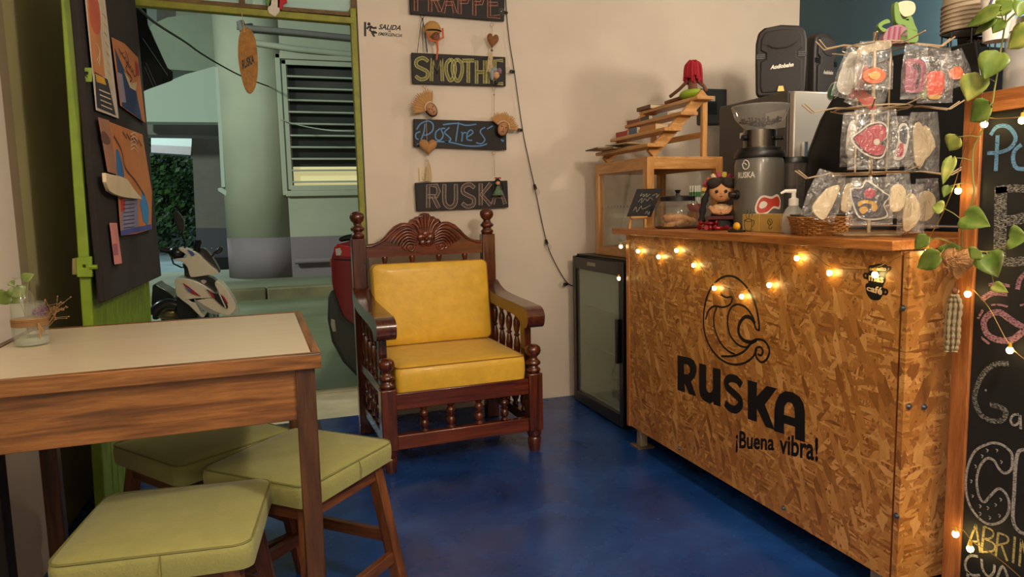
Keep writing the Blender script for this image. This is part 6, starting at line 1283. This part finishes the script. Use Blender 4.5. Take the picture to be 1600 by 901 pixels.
sv('red_stripe', mat('scooter_red', '#a3202e', .3), [(705, 530), (735, 545), (765, 590), (745, 590)], YSC - .150, .012, 0, 1); sv('red_stripe', MATS['scooter_red'], [(485, 462), (540, 500), (640, 580), (560, 555), (510, 505)], YSC - .135, .02, 0, 1); sv('blue_stripe', mat('scooter_blue', '#3a5aa8', .3), [(510, 500), (530, 508), (560, 535), (535, 535)], YSC - .15, .02, 0, 1)
sv('blue_stripe', MATS['scooter_blue'], [(520, 170), (540, 172), (575, 222), (560, 222)], YSC - .065, .02, 0, 0); sv('blue_stripe', MATS['scooter_blue'], [(550, 178), (568, 184), (588, 215), (578, 215)], YSC - .065, .02, 0, 0)
sv('nose_stripe', SW1, [(800, 560), (812, 562), (865, 680), (856, 682)], YSC - .155, .01, 0, 0); sv('nose_stripe', MATS['scooter_red'], [(820, 560), (850, 590), (880, 640), (868, 650)], YSC - .155, .01, 0, 0)
sv('headlamp', film('lamp_lens', (.8, .8, .78), .3, .05), [(585, 605), (680, 665), (770, 715), (800, 738), (740, 735), (660, 700), (620, 660)], YSC - .135, .06, .01); sv('headlamp', MATS['lamp_lens'], [(940, 640), (955, 650), (985, 735), (925, 740), (910, 735)], YSC - .10, .06, .01)
sv('wordless_badge', mat('silver_badge', '#b8b4aa', .3, metal=.6), [(640, 440), (665, 432), (690, 445), (680, 462), (668, 468), (650, 455)], YSC - .07, .02, 0)
g = G(); Q = Pic(1, YSC); T = lambda p: Q.p((200 + p[0] / k5, 360 + p[1] / k5)); g.tube([T((460, 205)), T((380, 185)), T((285, 165))], .020, 10); g.out('grip', BP, sc, w=True)
g = G(); g.tube([T((375, 210)), T((400, 290)), T((470, 325)), T((500, 320))], .006, 6); g.out('brake_lever', BP, sc, w=True); g = G(); g.ball(T((430, 195)), (.055, .05, .045), 12); g.out('switch_housing', BP, sc, w=True)
g = G(); g.tube([T((500, 160)), T((505, 100)), T((480, 40)), T((478, 10))], .007, 6); g.out('mirror_arm', BP, sc, w=True); G().prism(smoothpts(Q.P([(270, 334), (277, 330), (286, 342), (288, 352), (285, 362), (276, 354)]), 3, True), (0, .04, 0)).out('mirror', BP, sc, w=True, bevel=.01)
g = G(); g.tube([T((735, 230)), T((765, 195)), T((790, 175))], .007, 6); g.out('mirror_arm', BP, sc, w=True); G().prism([T(p) for p in ((760, 190), (790, 155), (820, 135), (838, 160), (825, 190), (780, 215))], (0, .05, 0)).out('mirror', BP, sc, w=True, bevel=.01)
g = G(); g.tube([T((600, 185)), T((605, 140)), T((620, 95))], .022, 8); g.tube([T((590, 95)), T((640, 90)), T((640, 115))], .008, 6); g.tube([T((570, 140)), T((600, 150))], .008, 6); g.out('phone_holder', BP, sc, w=True)
g = G(); c = T((800, 800)); c.z = .22
for dy, rr_, m_, nme in ((0, .19, BP, 'tyre'),):
    ring = [Vector((c.x - .05, YSC - .05, .20)) + Vector((.08 * math.cos(a) * 1, .235 * math.cos(a) - .0, .235 * math.sin(a))) * 1 for a in [R(18 * i) for i in range(20)]]
    G().tube(ring, .048, 10, True).out('tyre', BP, sc, w=True)
    G().ball(Vector((c.x - .05, YSC - .05, .20)), (.03, .10, .10), 14).out('hub', CHR, sc, w=True)
g = G(); g.tube([Vector((c.x - .12, YSC - .02, .22)), T((640, 700))], .02, 8); g.tube([Vector((c.x - .0, YSC - .02, .22)), T((760, 690))], .02, 8); g.out('fork', CHR, sc, w=True)
G().ball(T((350, 740)) + Vector((0, .1, 0)), (.09, .05, .05), 14).out('engine_cover', mat('brass_metal', '#8a7c5c', .3, metal=.8), sc, w=True); G().tube(smoothpts([T((225, 740)), T((250, 690)), T((310, 650)), T((380, 645)), T((430, 660))]), .035, 10).out('seat_edge', BP, sc, w=True)
G().box((-.9, 5.9, .10), (-.55, 7.0, .60)).out('rear_body', BP, sc, w=True, bevel=.1, seg=3)
rg = [Vector((-.75, 6.6, .20)) + Vector((0, .25 * math.cos(a), .25 * math.sin(a))) for a in [R(18 * i) for i in range(20)]]; G().tube(rg, .05, 10, True).out('tyre', BP, sc, w=True)
G().box((-.62, 5.3, .06), (-.42, 6.2, .16)).out('footboard', BP, sc, w=True, bevel=.02)
# red car
RC = mat('car_red', '#8e1322', .22, coat=1, metal=.15); car = thing('red_car', 'rear corner of a red car with a black bumper parked outside the door', 'car', (.8, 5.6, -.03)); YC_ = 5.15
def cv(name, m, pts, y0, d, bev, sm=2): return volume(car, name, m, pts, y0, d, sm, bev, dx=d * .22)
cv('body', RC, [(524, 382), (545, 377), (640, 372), (700, 380), (700, 520), (640, 520), (575, 518), (553, 513), (536, 498), (524, 470), (518, 440), (517, 405)], YC_, 1.5, .08, 1)
cv('rear_window', mat('car_glass', '#1c211e', .08, coat=.5), [(528, 372), (540, 367), (620, 355), (700, 350), (700, 372), (545, 376), (530, 378)], YC_ + .12, 1.3, .03, 1)
cv('roof', RC, [(560, 352), (620, 300), (700, 296), (700, 352), (620, 356)], YC_ + .2, 1.15, .06, 1)
cv('tail_lamp', mat('tail_lamp', '#b3121c', .12, coat=1, emit='#b3121c', es=.06), [(522, 385), (530, 382), (552, 386), (575, 388), (575, 403), (552, 402), (523, 400), (521, 392)], YC_ - .012, .25, .008, 1)
cv('tail_lamp_lens', mat('lamp_white', '#d9dfe2', .1, coat=1), [(524, 389), (531, 387), (534, 393), (532, 399), (525, 399)], YC_ - .02, .03, .004, 1); cv('seam', BLKM, [(522, 404), (575, 407), (575, 409), (522, 406)], YC_ - .002, .01, 0, 0); cv('gold_badge', mat('badge_metal', '#b49c5c', .3, metal=.8), [(515, 404), (520, 404), (520, 416), (516, 416)], YC_ + .3, .1, .004, 0)
cv('bumper', mat('bumper_grey', '#3d413f', .5), [(512, 460), (520, 452), (535, 495), (560, 515), (640, 522), (700, 522), (700, 610), (600, 608), (560, 592), (535, 566), (518, 535), (511, 500)], YC_ - .06, 1.6, .05, 1)
cv('bumper_lamp', WR, [(517, 498), (523, 500), (525, 518), (520, 518), (517, 508)], YC_ - .075, .04, .003, 0)
cv('tyre', BLKM, [(600, 560), (640, 560), (680, 575), (690, 612), (680, 640), (640, 655), (600, 645), (585, 612)], YC_ + .02, .2, .02)
for o_ in car.children: pass
